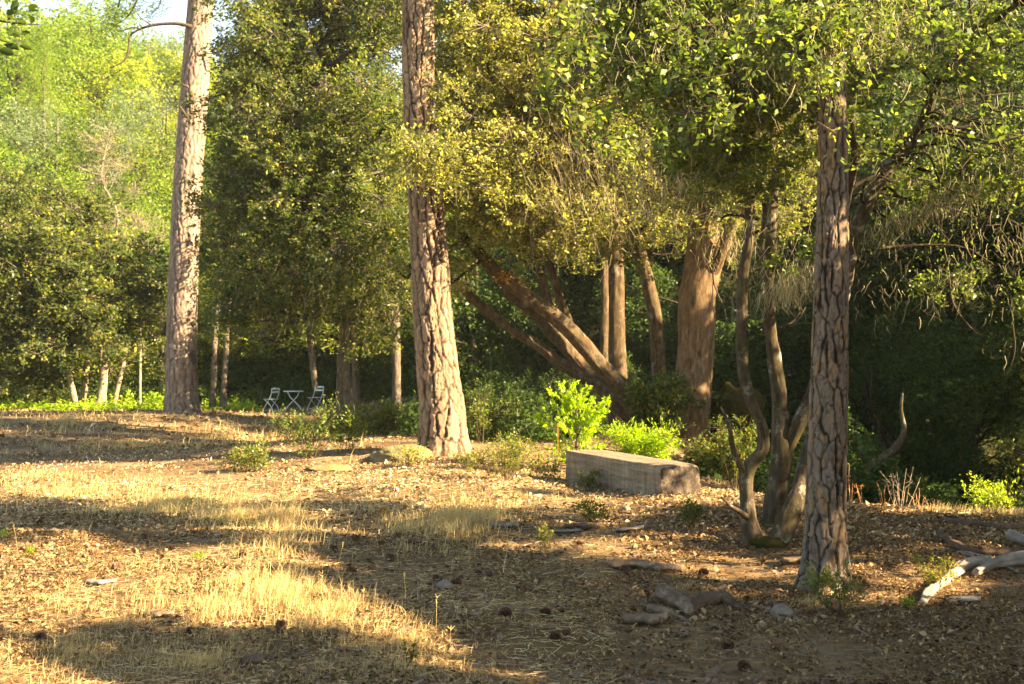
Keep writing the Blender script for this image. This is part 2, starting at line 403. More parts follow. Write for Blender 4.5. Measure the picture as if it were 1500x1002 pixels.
M['lichen'] = leaf_mat('hanging_lichen', [(0, (.18, .17, .10)), (.6, (.32, .29, .18)), (1, (.48, .42, .27))], .35, 1.2, 0.02, .6, (1, .97, .8))
M['dry_twig'] = leaf_mat('dry_hanging_twig', [(0, (.10, .08, .045)), (.5, (.20, .16, .09)), (1, (.34, .28, .17))], .15, 1.2, .03, .6, (1, .9, .7))
M['dry_grass'] = leaf_mat('dry_grass_blade', [(0, (.36, .26, .11)), (.5, (.60, .46, .21)), (1, (.78, .64, .34))], .35, 1.15, .04, .5, (1, .92, .7))
M['green_grass'] = leaf_mat('greenish_grass_blade', [(0, (.09, .13, .04)), (1, (.26, .27, .10))], .35, 1.4, .04)
M['litter'] = leaf_mat('fallen_leaf', [(0, (.08, .046, .022)), (.3, (.20, .122, .056)), (.6, (.40, .275, .135)), (.82, (.56, .45, .27)), (.95, (.70, .61, .44)), (1, (.50, .25, .06))], .15, 1.2, .05, .5, (1, .9, .7))
M['needle_litter'] = leaf_mat('fallen_needle', [(0, (.10, .05, .025)), (.5, (.24, .13, .06)), (1, (.42, .27, .13))], .1, 1.1, .03, .6, (1, .9, .7))
M['dead_leaf'] = leaf_mat('rusty_dead_leaf', [(0, (.16, .07, .02)), (1, (.38, .2, .06))], .35, 1.3, .03)

def soil_col(nt):  # bare duff and pale trodden soil, with a darker tone in the ravine
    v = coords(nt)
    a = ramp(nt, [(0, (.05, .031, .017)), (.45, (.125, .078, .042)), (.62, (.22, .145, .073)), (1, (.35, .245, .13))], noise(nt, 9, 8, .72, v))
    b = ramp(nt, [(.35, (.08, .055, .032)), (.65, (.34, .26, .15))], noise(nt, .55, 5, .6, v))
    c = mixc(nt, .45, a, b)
    # darker tone on the hill, in the ravine and on the right slope
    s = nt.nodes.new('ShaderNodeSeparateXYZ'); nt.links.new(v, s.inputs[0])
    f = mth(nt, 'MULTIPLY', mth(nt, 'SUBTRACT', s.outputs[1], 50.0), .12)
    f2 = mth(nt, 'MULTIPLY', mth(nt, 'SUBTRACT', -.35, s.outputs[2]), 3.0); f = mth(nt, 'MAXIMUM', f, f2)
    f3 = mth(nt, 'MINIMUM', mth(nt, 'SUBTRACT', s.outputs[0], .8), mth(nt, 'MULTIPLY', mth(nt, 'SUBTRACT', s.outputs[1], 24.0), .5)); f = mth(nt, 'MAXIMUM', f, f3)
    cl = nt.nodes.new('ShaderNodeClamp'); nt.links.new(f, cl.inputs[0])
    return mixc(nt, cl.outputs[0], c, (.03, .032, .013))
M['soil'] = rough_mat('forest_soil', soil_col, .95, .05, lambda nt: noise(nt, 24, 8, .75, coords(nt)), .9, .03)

def pine_bark(plate, furrow, name):
    def col(nt):
        v = coords(nt, (1, 1, .45))
        raw = attr(nt, 'bark'); f = mth(nt, 'MULTIPLY', mth(nt, 'FRACT', raw), 2.0); pid = mth(nt, 'MULTIPLY', mth(nt, 'FLOOR', raw), .0625)
        base = ramp(nt, plate, mth(nt, 'ADD', mth(nt, 'MULTIPLY', pid, .55), mth(nt, 'MULTIPLY', noise(nt, 16, 6, .75, v), .5)))
        fine = ramp(nt, [(.3, (.72, .70, .68)), (.7, (1.12, 1.08, 1.0))], noise(nt, 45, 5, .7, v))
        base = mixc(nt, 1.0, base, fine, 'MULTIPLY')
        fr = ramp(nt, [(.15, (0, 0, 0)), (.5, (.45, .45, .45)), (.95, (1, 1, 1))], mth(nt, 'ADD', f, mth(nt, 'MULTIPLY', mth(nt, 'SUBTRACT', noise(nt, 30, 5, .7, v), .5), .5)))
        return mixc(nt, fr, furrow, base)
    return rough_mat(name, col, .9, .1, lambda nt: noise(nt, 48, 8, .8, coords(nt, (1, 1, .6))), 1.0, .02)
M['bark_front'] = pine_bark([(0, (.10, .077, .06)), (.3, (.18, .142, .112)), (.48, (.26, .205, .16)), (.56, (.34, .21, .10)), (.64, (.17, .15, .135)), (.85, (.31, .255, .21)), (1, (.40, .335, .27))], (.022, .017, .014), 'front_pine_bark')
M['bark_mid'] = pine_bark([(0, (.13, .092, .068)), (.35, (.23, .17, .125)), (.6, (.33, .235, .155)), (.8, (.26, .21, .175)), (1, (.44, .36, .29))], (.035, .024, .018), 'middle_pine_bark')
M['bark_left'] = pine_bark([(0, (.17, .135, .12)), (.5, (.28, .225, .19)), (.75, (.36, .29, .23)), (1, (.42, .37, .32))], (.10, .075, .06), 'left_pine_bark')
def oak_bark(c0, c1, c2, name, moss=.0, lich=.25):
    def col(nt):
        v = coords(nt, (1, 1, .35))
        a = ramp(nt, [(.25, c0), (.5, c1), (.75, c2)], noise(nt, 14, 7, .7, v))
        l = ramp(nt, [(.56, (0, 0, 0)), (.66, (1, 1, 1))], noise(nt, 5, 6, .65, coords(nt)))
        a = mixc(nt, mth(nt, 'MULTIPLY', l, lich), a, (.42, .42, .34))
        if moss:
            g = ramp(nt, [(.45, (0, 0, 0)), (.6, (1, 1, 1))], noise(nt, 3, 5, .6, coords(nt)))
            a = mixc(nt, mth(nt, 'MULTIPLY', g, moss), a, (.06, .065, .012))
        f = ramp(nt, [(.0, (.35, .32, .3)), (.5, (1, 1, 1))], attr(nt, 'bark'))
        return mixc(nt, 1.0, a, f, 'MULTIPLY')
    return rough_mat(name, col, .92, .08, lambda nt: noise(nt, 34, 8, .75, coords(nt, (1, 1, .3))), .8, .02)
M['bark_oak'] = oak_bark((.022, .016, .011), (.06, .045, .031), (.15, .118, .085), 'oak_bark_lichen', .3, .45)
M['bark_lean'] = oak_bark((.03, .021, .014), (.08, .055, .034), (.18, .13, .083), 'leaning_oak_bark', .15, .2)
M['bark_big'] = oak_bark((.05, .032, .018), (.14, .09, .05), (.26, .175, .10), 'large_trunk_bark', .0, .1)
M['bark_far'] = oak_bark((.05, .04, .03), (.11, .09, .07), (.2, .165, .13), 'far_trunk_bark', .1, .2)
M['bark_pale'] = oak_bark((.11, .085, .062), (.23, .185, .135), (.35, .29, .22), 'pale_trunk_bark', .0, .2)
M['moss'] = rough_mat('dark_moss', lambda nt: ramp(nt, [(.3, (.02, .018, .006)), (.6, (.05, .045, .012)), (.8, (.10, .075, .02))], noise(nt, 12, 6, .7, coords(nt))), .95, .05, lambda nt: noise(nt, 60, 5, .7, coords(nt)), 1, .02)
def timber_col(nt):
    v = coords(nt, (.8, 9, 9))
    a = ramp(nt, [(.2, (.10, .078, .055)), (.5, (.24, .195, .14)), (.8, (.42, .355, .265))], noise(nt, 2.2, 8, .7, v, .3))
    w = coords(nt, (7, 7, .9)); s = ramp(nt, [(.38, (.52, .47, .42)), (.62, (1.08, 1.04, 1))], noise(nt, 2.4, 6, .75, w))
    a = mixc(nt, .75, a, s, 'MULTIPLY')
    return mixc(nt, ramp(nt, [(0, (.8, .8, .8)), (.5, (0, 0, 0))], attr(nt, 'bark')), a, (.035, .026, .02))
M['timber'] = rough_mat('weathered_timber', timber_col, .88, .15, lambda nt: noise(nt, 4, 10, .8, coords(nt, (1.2, 16, 16))), .9, .02)
M['driftwood'] = rough_mat('bare_weathered_wood', lambda nt: ramp(nt, [(.25, (.12, .09, .065)), (.55, (.30, .245, .185)), (.8, (.44, .38, .30))], noise(nt, 5, 7, .7, coords(nt, (1, 1, 1)))), .8, .2, lambda nt: noise(nt, 40, 6, .7, coords(nt)), .4, .01)
M['greywood'] = rough_mat('grey_dead_wood', lambda nt: ramp(nt, [(.25, (.09, .08, .07)), (.55, (.19, .17, .15)), (.8, (.31, .285, .26))], noise(nt, 6, 7, .7, coords(nt))), .85, .15, lambda nt: noise(nt, 40, 6, .7, coords(nt)), .5, .01)
M['rotwood'] = rough_mat('dark_rotten_wood', lambda nt: ramp(nt, [(.25, (.05, .035, .025)), (.55, (.12, .08, .055)), (.8, (.25, .17, .11))], noise(nt, 9, 7, .7, coords(nt))), .9, .1, lambda nt: noise(nt, 40, 6, .7, coords(nt)), .8, .02)
M['bark_chunk'] = rough_mat('loose_bark', lambda nt: ramp(nt, [(.25, (.05, .035, .025)), (.5, (.15, .105, .07)), (.75, (.34, .25, .17))], noise(nt, 10, 7, .7, coords(nt))), .9, .1, lambda nt: noise(nt, 50, 6, .7, coords(nt)), .8, .015)
M['rock'] = rough_mat('grey_stone', lambda nt: ramp(nt, [(.3, (.10, .085, .065)), (.6, (.19, .165, .13)), (.8, (.28, .25, .20))], noise(nt, 9, 8, .7, coords(nt))), .85, .2, lambda nt: noise(nt, 30, 8, .7, coords(nt)), .5, .02)
def boulder_col(nt):
    a = ramp(nt, [(.3, (.10, .085, .045)), (.6, (.21, .18, .10)), (.8, (.32, .28, .17))], noise(nt, 4, 8, .7, coords(nt)))
    g = ramp(nt, [(.48, (0, 0, 0)), (.62, (1, 1, 1))], noise(nt, 3.2, 5, .6, coords(nt)))
    return mixc(nt, mth(nt, 'MULTIPLY', g, .55), a, (.30, .18, .025))
M['boulder'] = rough_mat('lichen_boulder', boulder_col, .92, .1, lambda nt: noise(nt, 25, 8, .75, coords(nt)), .8, .03)
M['cone'] = rough_mat('pine_cone_scale', lambda nt: ramp(nt, [(0, (.08, .042, .025)), (.5, (.19, .10, .06)), (1, (.34, .21, .12))], attr(nt, 'rnd')), .8, .2)
M['metal'] = rough_mat('pale_painted_metal', lambda nt: ramp(nt, [(.3, (.62, .68, .71)), (.7, (.76, .80, .82))], noise(nt, 14, 3, .5, coords(nt))), .45, .5)
M['orange_stick'] = rough_mat('orange_brown_stick', lambda nt: ramp(nt, [(.3, (.40, .12, .02)), (.7, (.62, .22, .04))], noise(nt, 18, 4, .6, coords(nt))), .8, .2)
M['stalk'] = rough_mat('red_brown_stalk', lambda nt: ramp(nt, [(.3, (.22, .10, .05)), (.7, (.42, .25, .13))], noise(nt, 18, 4, .6, coords(nt))), .85, .1)

# ------------------------------------------------------------------ ground mesh
def grid_mesh(name, xs, ys, mat, zoff=0):
    Xg, Yg = np.meshgrid(xs, ys); Z = ground(Xg.ravel(), Yg.ravel())+zoff
    V = np.column_stack([Xg.ravel(), Yg.ravel(), Z]); nx = len(xs)
    i = np.arange(len(ys)-1)[:, None]*nx+np.arange(nx-1)[None]; a = i.ravel()
    return mesh_np(name, V, np.stack([a, a+1, a+1+nx, a+nx], 1), mat, None, None, True)
xs = np.unique(np.concatenate([np.linspace(-225, -90, 8), np.linspace(-90, -12, 60), np.arange(-12, 13, .14), np.linspace(13, 90, 60), np.linspace(90, 225, 8)]))
ys = np.unique(np.concatenate([np.linspace(-55, -14, 8), np.linspace(-14, 6, 30), np.arange(6, 23, .12), np.arange(23, 60, .3), np.arange(60, 210, 1.6), np.linspace(210, 325, 12)]))
tag(grid_mesh('ground', xs, ys, M['soil']), 'clearing floor of bare soil that dips to a ravine and climbs as a wooded hillside', kind='structure')
print('ground', time.time()-T0)

# ------------------------------------------------------------------ bark displacement
def plates(nc, hgt, depth, seed, edge=.10, jit=.9):
    """elongated, ragged bark plates: nc plates round the trunk, hgt metres tall; deep long furrows, shallow cross cracks, flaking steps"""
    def cells(u, v, m, seed, jit):
        iu = np.floor(u).astype(int); iv = np.floor(v).astype(int); n = len(u)
        F1 = np.full(n, 9.); F2 = np.full(n, 9.); ID = np.zeros(n); s1 = np.zeros((2, n)); s2 = np.zeros((2, n))
        for du in (-1, 0, 1):
            for dv in (-1, 0, 1):
                cu = iu+du; cv = iv+dv; cm = np.mod(cu, m); z = np.zeros_like(cu)
                sx = cu+.5+(hash3(cm, cv, z, seed)-.5)*jit+.5*np.mod(cv, 2); sy = cv+.5+(hash3(cm, cv, z, seed+1)-.5)*jit
                d = np.hypot(u-sx, v-sy); new = d < F1; mid = (~new) & (d < F2); h = hash3(cm, cv, z, seed+2)
                F2 = np.where(new, F1, np.where(mid, d, F2)); s2 = np.where(new, s1, np.where(mid, np.stack([sx, sy]), s2))
                F1 = np.where(new, d, F1); s1 = np.where(new, np.stack([sx, sy]), s1); ID = np.where(new, h, ID)
        sep = s2-s1; hor = np.abs(sep[1])/(np.hypot(sep[0], sep[1])+1e-6)
        return F2-F1, ID, hor
    def fn(th, l, r):
        cx_, sx_ = np.cos(th), np.sin(th)
        w1 = fbm(np.column_stack([cx_*1.6, sx_*1.6, l*1.3]), 2, seed); w2 = fbm(np.column_stack([cx_*r*16, sx_*r*16, l*10]), 3, seed+2); w3 = fbm(np.column_stack([cx_*r*14, sx_*r*14, l*9+40]), 3, seed+3)
        u = th/(2*math.pi)*nc+.5*w1+.17*w2; v = l/hgt+.3*fbm(np.column_stack([cx_*3, sx_*3, l*3]), 2, seed+4)+.14*w3
        g, ID, hor = cells(u, v, nc, seed, jit)
        wid = edge*(1.9-1.45*hor)*(1+.8*fbm(np.column_stack([cx_*r*9, sx_*r*9, l*4]), 2, seed+12))*(.75+2.2*np.clip(fbm(np.column_stack([cx_*2.4, sx_*2.4, l*.7]), 2, seed+14), 0, 1)*(1-hor))
        e = np.clip(g/np.maximum(wid, .03), 0, 1); e = e*e*(3-2*e)
        dp = 1-.25*hor
        fl = nc*3
        g2, ID2, h2 = cells(th/(2*math.pi)*fl+.5*w2+1.2*w1, l/hgt*2.1+.3*w3, fl, seed+31, .95)
        step = np.clip(g2/.16, 0, 1); flare = np.exp(-l/.28)*(.16+.20*np.sin(th*5+seed+1.2*w1)+.12*np.sin(th*8+seed*2))
        rough = fbm(np.column_stack([cx_*r*40, sx_*r*40, l*30]), 3, seed+7)
        low = fbm(np.column_stack([cx_*1.5, sx_*1.5, l*.6]), 2, seed+9)
        e2 = np.clip(g2/(.34*(1.5-hor)*(1+.6*rough)), 0, 1); e = e*(1-.62*(1-e2)*(hash3(np.floor(ID*997).astype(np.int64), np.floor(ID2*31).astype(np.int64), np.zeros(len(l), int), 5) > .25))
        d = depth*(-(1-e)*dp*1.1+.35*(ID-.5)*e+(.30*(np.floor(ID2*4)/4-.4)-.12*(1-step))*e+.14*rough)+.02*r*low+r*flare
        return d, np.clip(1-(1-e)*dp*1.15+.15*rough, 0, 1)*.5+np.floor(np.clip(ID*.7+ID2*.3, 0, .999)*16)
    return fn
def ridges(n, depth, seed, lump=.05):
    def fn(th, l, r):
        w = fbm(np.column_stack([np.cos(th)*n*.16, np.sin(th)*n*.16, l*1.1]), 3, seed)
        s = .5+.5*np.sin(th*n+w*9)
        q = fbm(np.column_stack([np.cos(th)*3, np.sin(th)*3, l*6]), 3, seed+3)
        lo = fbm(np.column_stack([np.cos(th)*1.2, np.sin(th)*1.2, l*1.4]), 2, seed+5)
        return depth*(s-.5+.8*q)+lump*r*lo*2, np.clip(s*.7+.5*q+.3, 0, 1)
    return fn

# ------------------------------------------------------------------ foliage
def blob_clumps(blobs, rng):
    """blobs: (px, py, Y, rx_px, ry_px, depth_m, clumps) -> clump centres"""
    out = []
    for px, py, Y, rx, ry, dy, k in blobs:
        c = at(px, py, Y); d = unit(rng.normal(size=(k, 3))); rr = rng.uniform(.15, 1, (k, 1))**.45
        out.append(c+d*rr*np.array([pxm(rx, Y), dy, pxm(ry, Y)]))
    return np.concatenate(out)
def foliage(name, CL, per, crad, size, mat, parent, off=(0, 0, 0), rng=None, cull=1.0, flat=.35, aspect=.5, droop=.3, twigs=True, twigmat=None, hue=0.0, twig_r=.004, vis=None):
    """leaf clumps: each clump is a spray of short twigs with leaves along them"""
    rng = rng or R; n = len(CL)
    nt = max(3, int(per/9)); lp = max(1, int(round(per/nt)))
    d = unit(rng.normal(size=(n, nt, 3))*np.array([1, 1, .75])+np.array([0, 0, -.1]))
    L = crad*rng.uniform(.5, 1.3, (n, nt, 1))
    tip = CL[:, None]+d*L
    t = rng.uniform(.2, 1.05, (n, nt, lp, 1))
    P = CL[:, None, None]+(tip-CL[:, None])[:, :, None]*t+rng.normal(size=(n, nt, lp, 3))*size*.55
    P[..., 2] -= (t[..., 0]**2)*crad*.25
    cl = np.repeat(rng.random(n), nt*lp)
    P = P.reshape(-1, 3)
    if cull: k = shade_cull(P, rng, cull); P = P[k]; cl = cl[k]
    V, Fq = leaves_geo(P, size, aspect, flat, droop, rng)
    big = .5+.5*fbm(P/1.1, 2, 31)
    rnd = np.clip(rng.random(len(P))*.5+cl*.28+big*.35-.08+hue, 0, 1)
    o = mesh_np(name, V-np.asarray(off), Fq, mat, parent, {'rnd': rnd}); o['kind'] = 'stuff'
    if twigs:
        A = np.repeat(CL[:, None], nt, 1).reshape(-1, 3); B = tip.reshape(-1, 3)
        sel = rng.random(len(A)) < .6; A = A[sel]; B = B[sel]
        if cull: k = shade_cull((A+B)/2, rng, cull); A = A[k]; B = B[k]
        V, q = twigs_geo(A, B, twig_r*1.3, twig_r*.5)
        w = mesh_np('twigs', V-np.asarray(off), q, twigmat or M['bark_oak'], parent, None, False, {'bark': np.full(len(V), .5)}); w['kind'] = 'stuff'
    return o
def strands(name, P, length, width, mat, parent, off=(0, 0, 0), rng=None, sway=.25, seg=3, kind='stuff', cull=1.0, slant=(0, 0)):
    """thin hanging ribbons"""
    rng = rng or R
    if cull: P = P[shade_cull(P, rng, cull)]
    n = len(P); L = length*rng.uniform(.3, 1.2, n)
    d = rng.normal(size=(n, 2))*sway+np.array(slant)
    wd = unit(np.column_stack([rng.normal(size=n), rng.normal(size=n), np.zeros(n)]))*(width*.5)
    V = np.zeros((n, seg+1, 2, 3)); c = P.copy(); dv = np.column_stack([d, -np.ones(n)])
    for k in range(seg+1):
        w = wd*(1-.7*k/seg); V[:, k, 0] = c-w; V[:, k, 1] = c+w
        dv = unit(dv+rng.normal(size=(n, 3))*np.array([1, 1, .5])*(.18+sway*.6)); c = c+dv*(L/seg)[:, None]
    b = np.arange(n)[:, None]*(2*(seg+1))+np.arange(seg)[None]*2; b = b.ravel()
    Fq = np.stack([b, b+1, b+3, b+2], 1)
    o = mesh_np(name, V.reshape(-1, 3)-np.asarray(off), Fq, mat, parent, {'rnd': np.repeat(rng.random(n), seg)})
    if kind: o['kind'] = kind
    return o
def limb_to(a, b, ra, rb, rng, sag=.15, nv=12, nu=6, disp=None):
    a = np.asarray(a, float); b = np.asarray(b, float); m1 = a*.66+b*.34; m2 = a*.3+b*.7; L = np.linalg.norm(b-a)
    m1 = m1+rng.normal(size=3)*L*.07+np.array([0, 0, L*sag]); m2 = m2+rng.normal(size=3)*L*.08+np.array([0, 0, L*sag*.7])
    return tube_geo([a, m1, m2, b], [ra, ra*.75, ra*.45+rb*.3, rb], nv, nu, disp)
def branches_to(trunkpts, targets, rng, parent, mat, off, r0=.05, name='branch', nu=6, vert=.3):
    """limbs from the nearest trunk points to clump targets, joined as one part"""
    items = []
    for t in targets:
        w = trunkpts.copy(); d = np.linalg.norm(w-t, axis=1)+np.maximum(w[:, 2]-t[2], 0)*vert; k = int(np.argmin(d))
        items.append(limb_to(w[k], t, r0*rng.uniform(.6, 1.2), .008, rng, .08, 12, nu))
    o = multi_tube(name, items, mat, parent, off)
    return o

_BO = {}
def bough_mesh(key, mat, rad_, size, ncl, per, var, aspect=.55, hue=0.):
    """a leafy bough: an arching branchlet with sprays of leaves; its mesh is shared by all alike boughs"""
    k = (key, var)
    if k in _BO: return _BO[k]
    rng = np.random.default_rng(900+var*7+len(key)*13); d = unit(rng.normal(size=(ncl, 3)))*rng.uniform(.1, 1, (ncl, 1))**.5*np.array([rad_, rad_, rad_*.55])
    d[:, 2] -= .25*rad_*(np.hypot(d[:, 0], d[:, 1])/rad_)**2
    cr = rad_*.36; nt = max(3, per//9); lp = max(1, per//nt)
    q = unit(rng.normal(size=(ncl, nt, 3))*np.array([1, 1, .6])+unit(d)[:, None]*.5); tip = d[:, None]+q*cr*rng.uniform(.5, 1.3, (ncl, nt, 1))
    t = rng.uniform(.15, 1.05, (ncl, nt, lp, 1)); P = d[:, None, None]+(tip-d[:, None])[:, :, None]*t+rng.normal(size=(ncl, nt, lp, 3))*size*.5
    cl = np.repeat(rng.random(ncl), nt*lp); P = P.reshape(-1, 3); ov = key in ('front', 'midy', 'mid'); V, Fq = leaves_geo(P, size*rng.uniform(.6, 1.3, len(P)) if ov else size, aspect, .35, .3, rng, oval=ov)
    rnd = np.clip(rng.random(len(P))*.55+cl*.4+hue, 0, 1); rnd = np.repeat(rnd, 2) if ov else rnd
    A = np.vstack([np.zeros((ncl, 3)), np.repeat(d[:, None], nt, 1).reshape(-1, 3)]); B = np.vstack([d, tip.reshape(-1, 3)])
    tr = np.concatenate([np.full(ncl, size*.12), np.full(ncl*nt, size*.05)]); TV, TQ = twigs_geo(A, B, tr, tr*.5)
    o = mesh_np('leafy_bough', np.vstack([V, TV]), np.vstack([Fq, TQ+len(V)]), mat, None, {'rnd': np.concatenate([rnd, np.full(len(TQ), .5)])}, pattr={'bark': np.full(len(V)+len(TV), .5)})
    me = o.data; me.materials.append(M['bark_far']); mi = np.zeros(len(Fq)+len(TQ), np.int32); mi[len(Fq):] = 1; me.polygons.foreach_set('material_index', mi)
    bpy.data.objects.remove(o); _BO[k] = me; return me
def boughs(root, b, C, key, mat, rad_, size, rng, ncl=15, per=36, nvar=4, cull=1.0, hue=0., aspect=.55):
    for c in C:
        if cull:
            s = c+rng.normal(size=(9, 3))*rad_*.4
            if rng.random() > shade_cull(s, rng, cull).mean()**(3 if key == 'shade' else 1.1): continue
        o = bpy.data.objects.new('leafy_bough', bough_mesh(key, mat, rad_, size, ncl, per, int(rng.integers(nvar)), aspect, hue)); SC.collection.objects.link(o); o.parent = root
        o.location = tuple(c-np.asarray(b)); o.rotation_euler = (rng.normal()*.3, rng.normal()*.3, rng.uniform(0, 6.28)); s = rng.uniform(.75, 1.25); o.scale = (s, s, s*rng.uniform(.8, 1.1)); o['kind'] = 'stuff'

# ================================================================== BIG TREES
def profile(pts, Y=None):
    """(px, py, width_px[, Y]) -> points and radii"""
    P, r = [], []
    for q in pts:
        y = q[3] if len(q) > 3 else Y
        P.append(at(q[0], q[1], y)); r.append(pxm(q[2], y)/2)
    return np.array(P), np.array(r)
def pine(label, pts, Y, mat, nc, hgt, depth, nu, nv, upper, seed, edge=.14, crown=True):
    P, r = profile(pts, Y)
    base = P[0].copy(); base[2] = gz(P[0][0], P[0][1])
    P[0][2] = min(P[0][2], base[2]-.15)
    root = thing('pine_tree', label, 'pine tree', base)
    tube('trunk', P, r, mat, root, nv, nu, plates(nc, hgt, depth, seed, edge), base)
    U, ur = profile([pts[-1]]+upper, Y); ur[0] *= .98; U[0][2] -= .05
    tube('upper_trunk', U, ur, mat, root, 60, 24, plates(nc, hgt, depth*.7, seed+1, edge), base)
    if crown:
        rng = np.random.default_rng(seed+50); top = U[-1]
        c = top+rng.normal(size=(70, 3))*np.array([1.6, 1.6, 1.8])+np.array([0, 0, -.5])
        foliage('crown', c, 24, .5, .22, M['pine_needle'], root, base, rng, cull=1, aspect=.12, twigs=False)
        multi_tube('branch', [limb_to(U[-1]+np.array([0, 0, -rng.uniform(0, 2.2)]), t, .05, .01, rng) for t in c[:22]], mat, root, base)
    return root, base, (P, r)
fp, fp_b, fp_c = pine('right pine with big orange-grey bark plates and black furrows, in front of the forked oaks',
    [(1207, 885, 84), (1207, 862, 76), (1208, 838, 69), (1209, 800, 63), (1210, 740, 60), (1212, 650, 57), (1216, 500, 53), (1219, 350, 48), (1220, 250, 44), (1220, 150, 41), (1218, 50, 38), (1216, -60, 36)],
    12.0, M['bark_front'], 10, .27, .018, 120, 580, [(1214, -400, 30), (1212, -900, 24), (1212, -1500, 14)], 3, .23)
cp, cp_b, cp_c = pine('middle pine with a reddish plated trunk dappled by sun, standing on the sunlit mound',
    [(653, 682, 92), (652, 664, 80), (650, 640, 71), (648, 600, 67), (641, 540, 62), (634, 460, 58), (631, 400, 56), (624, 300, 52), (617, 200, 49), (613, 100, 48), (612, 0, 47), (611, -60, 46)],
    22.0, M['bark_mid'], 14, .46, .032, 136, 520, [(610, -300, 42), (608, -700, 30), (608, -1000, 14)], 21, .24)
lp, lp_b, lp_c = pine('tall straight far pine, pale above, grey at the foot, left of the cafe set',
    [(268, 622, 62), (267, 602, 54), (266, 580, 48), (266, 540, 46), (267, 450, 44), (273, 300, 42), (283, 150, 41), (294, 0, 38), (298, -60, 37)],
    42.0, M['bark_left'], 17, .42, .034, 100, 380, [(312, -250, 32), (325, -450, 24), (335, -600, 12)], 35, .22)
# snags on the left pine
rng = np.random.default_rng(5)
def px_tube(pts, Y, nv=20, nu=6, disp=None):
    P, r = profile(pts, Y); return tube_geo(P, r, nv, nu, disp)
multi_tube('dead_branch', [px_tube([(280, 38, 6), (255, 34, 5), (225, 36, 4.5), (205, 42, 3.5), (190, 52, 3), (188, 70, 3), (182, 88, 2.5), (160, 100, 1.5)], 41.6),
    px_tube([(206, 42, 3), (192, 40, 2), (175, 46, 1.5), (168, 40, 1)], 41.5), px_tube([(222, 37, 2.5), (205, 25, 1.6), (196, 12, 1)], 41.5)], M['bark_pale'], lp, lp_b)
for q_ in (px_tube([(274, 172, 5), (268, 163, 4), (263, 155, 2.5)], 41.0, 8), px_tube([(276, 128, 4), (266, 123, 2.5)], 41.2, 8), px_tube([(309, 74, 4), (330, 82, 2.6), (350, 76, 1)], 41.6, 10)): multi_tube('branch_stub', [q_], M['bark_pale'], lp, lp_b)
multi_tube('needle_bough', [px_tube([(300, -70, 8), (240, -60, 6), (190, -40, 4), (172, 10, 2.5)], 41.0), px_tube([(215, -50, 4), (200, 0, 3), (185, 25, 1.6), (165, 38, 1)], 40.8), px_tube([(230, -55, 3), (235, 0, 2), (220, 22, 1.2)], 40.9)], M['bark_far'], lp, lp_b)
nb = np.concatenate([at(px, py, 40.8)[None]+rng.normal(size=(9, 3))*.14 for px, py in ((158, 38), (172, 14), (165, 30), (196, 8), (218, 14), (205, -4), (186, -12), (232, 6))])
foliage('needle_spray', nb, 18, .28, .22, M['pine_needle'], lp, lp_b, rng, aspect=.08, twigs=False)
# needle skirt of chips at the foot of the middle pine is in the litter

def oak(name, label, cat, stems, blobs, mat, leafmat, per, crad, size, seed, basei=0, disp=None, nu=20, nbr=26, group=None, hang=None, root_extra=None, cull=1.0, br=.04, twig_r=.004, hue=0., aspect=.5, bo=None):
    rng = np.random.default_rng(seed)
    prof = [profile(s) for s in stems]
    b = prof[basei][0][0].copy(); b[2] = gz(b[0], b[1])
    root = thing(name, label, cat, b, group=group)
    pts = []
    for i, (P, r) in enumerate(prof):
        L = np.linalg.norm(np.diff(P, axis=0), axis=1).sum()
        nv = int(np.clip(L*42, 14, 240)); d = disp if disp else ridges(13, .014, seed+i, .07)
        n_ = nu if r.max() > .06 else 12
        tube('trunk' if i == 0 else 'stem', P, r, mat, root, nv, n_, d if r.max() > .04 else ridges(6, .005, seed+i), b)
        pts.append(catmull(P, 30)[8:])
    pts = np.concatenate(pts)
    if blobs:
        CL = blob_clumps(blobs, rng)
        foliage('crown', CL, per, crad, size, leafmat, root, b, rng, cull, twig_r=twig_r, hue=hue, aspect=aspect)
        if bo:
            nb_, key, br_, bs_ = bo; w = CL[rng.choice(len(CL), min(nb_, len(CL)), replace=False)]
            boughs(root, b, w+rng.normal(size=w.shape)*br_*.3, key, leafmat, br_, bs_, rng, cull=cull, hue=hue)
        tg = CL[rng.choice(len(CL), min(nbr, len(CL)), replace=False)]
        branches_to(pts, tg, rng, root, mat, b, br)
    return root, b, (CL if blobs else None), rng

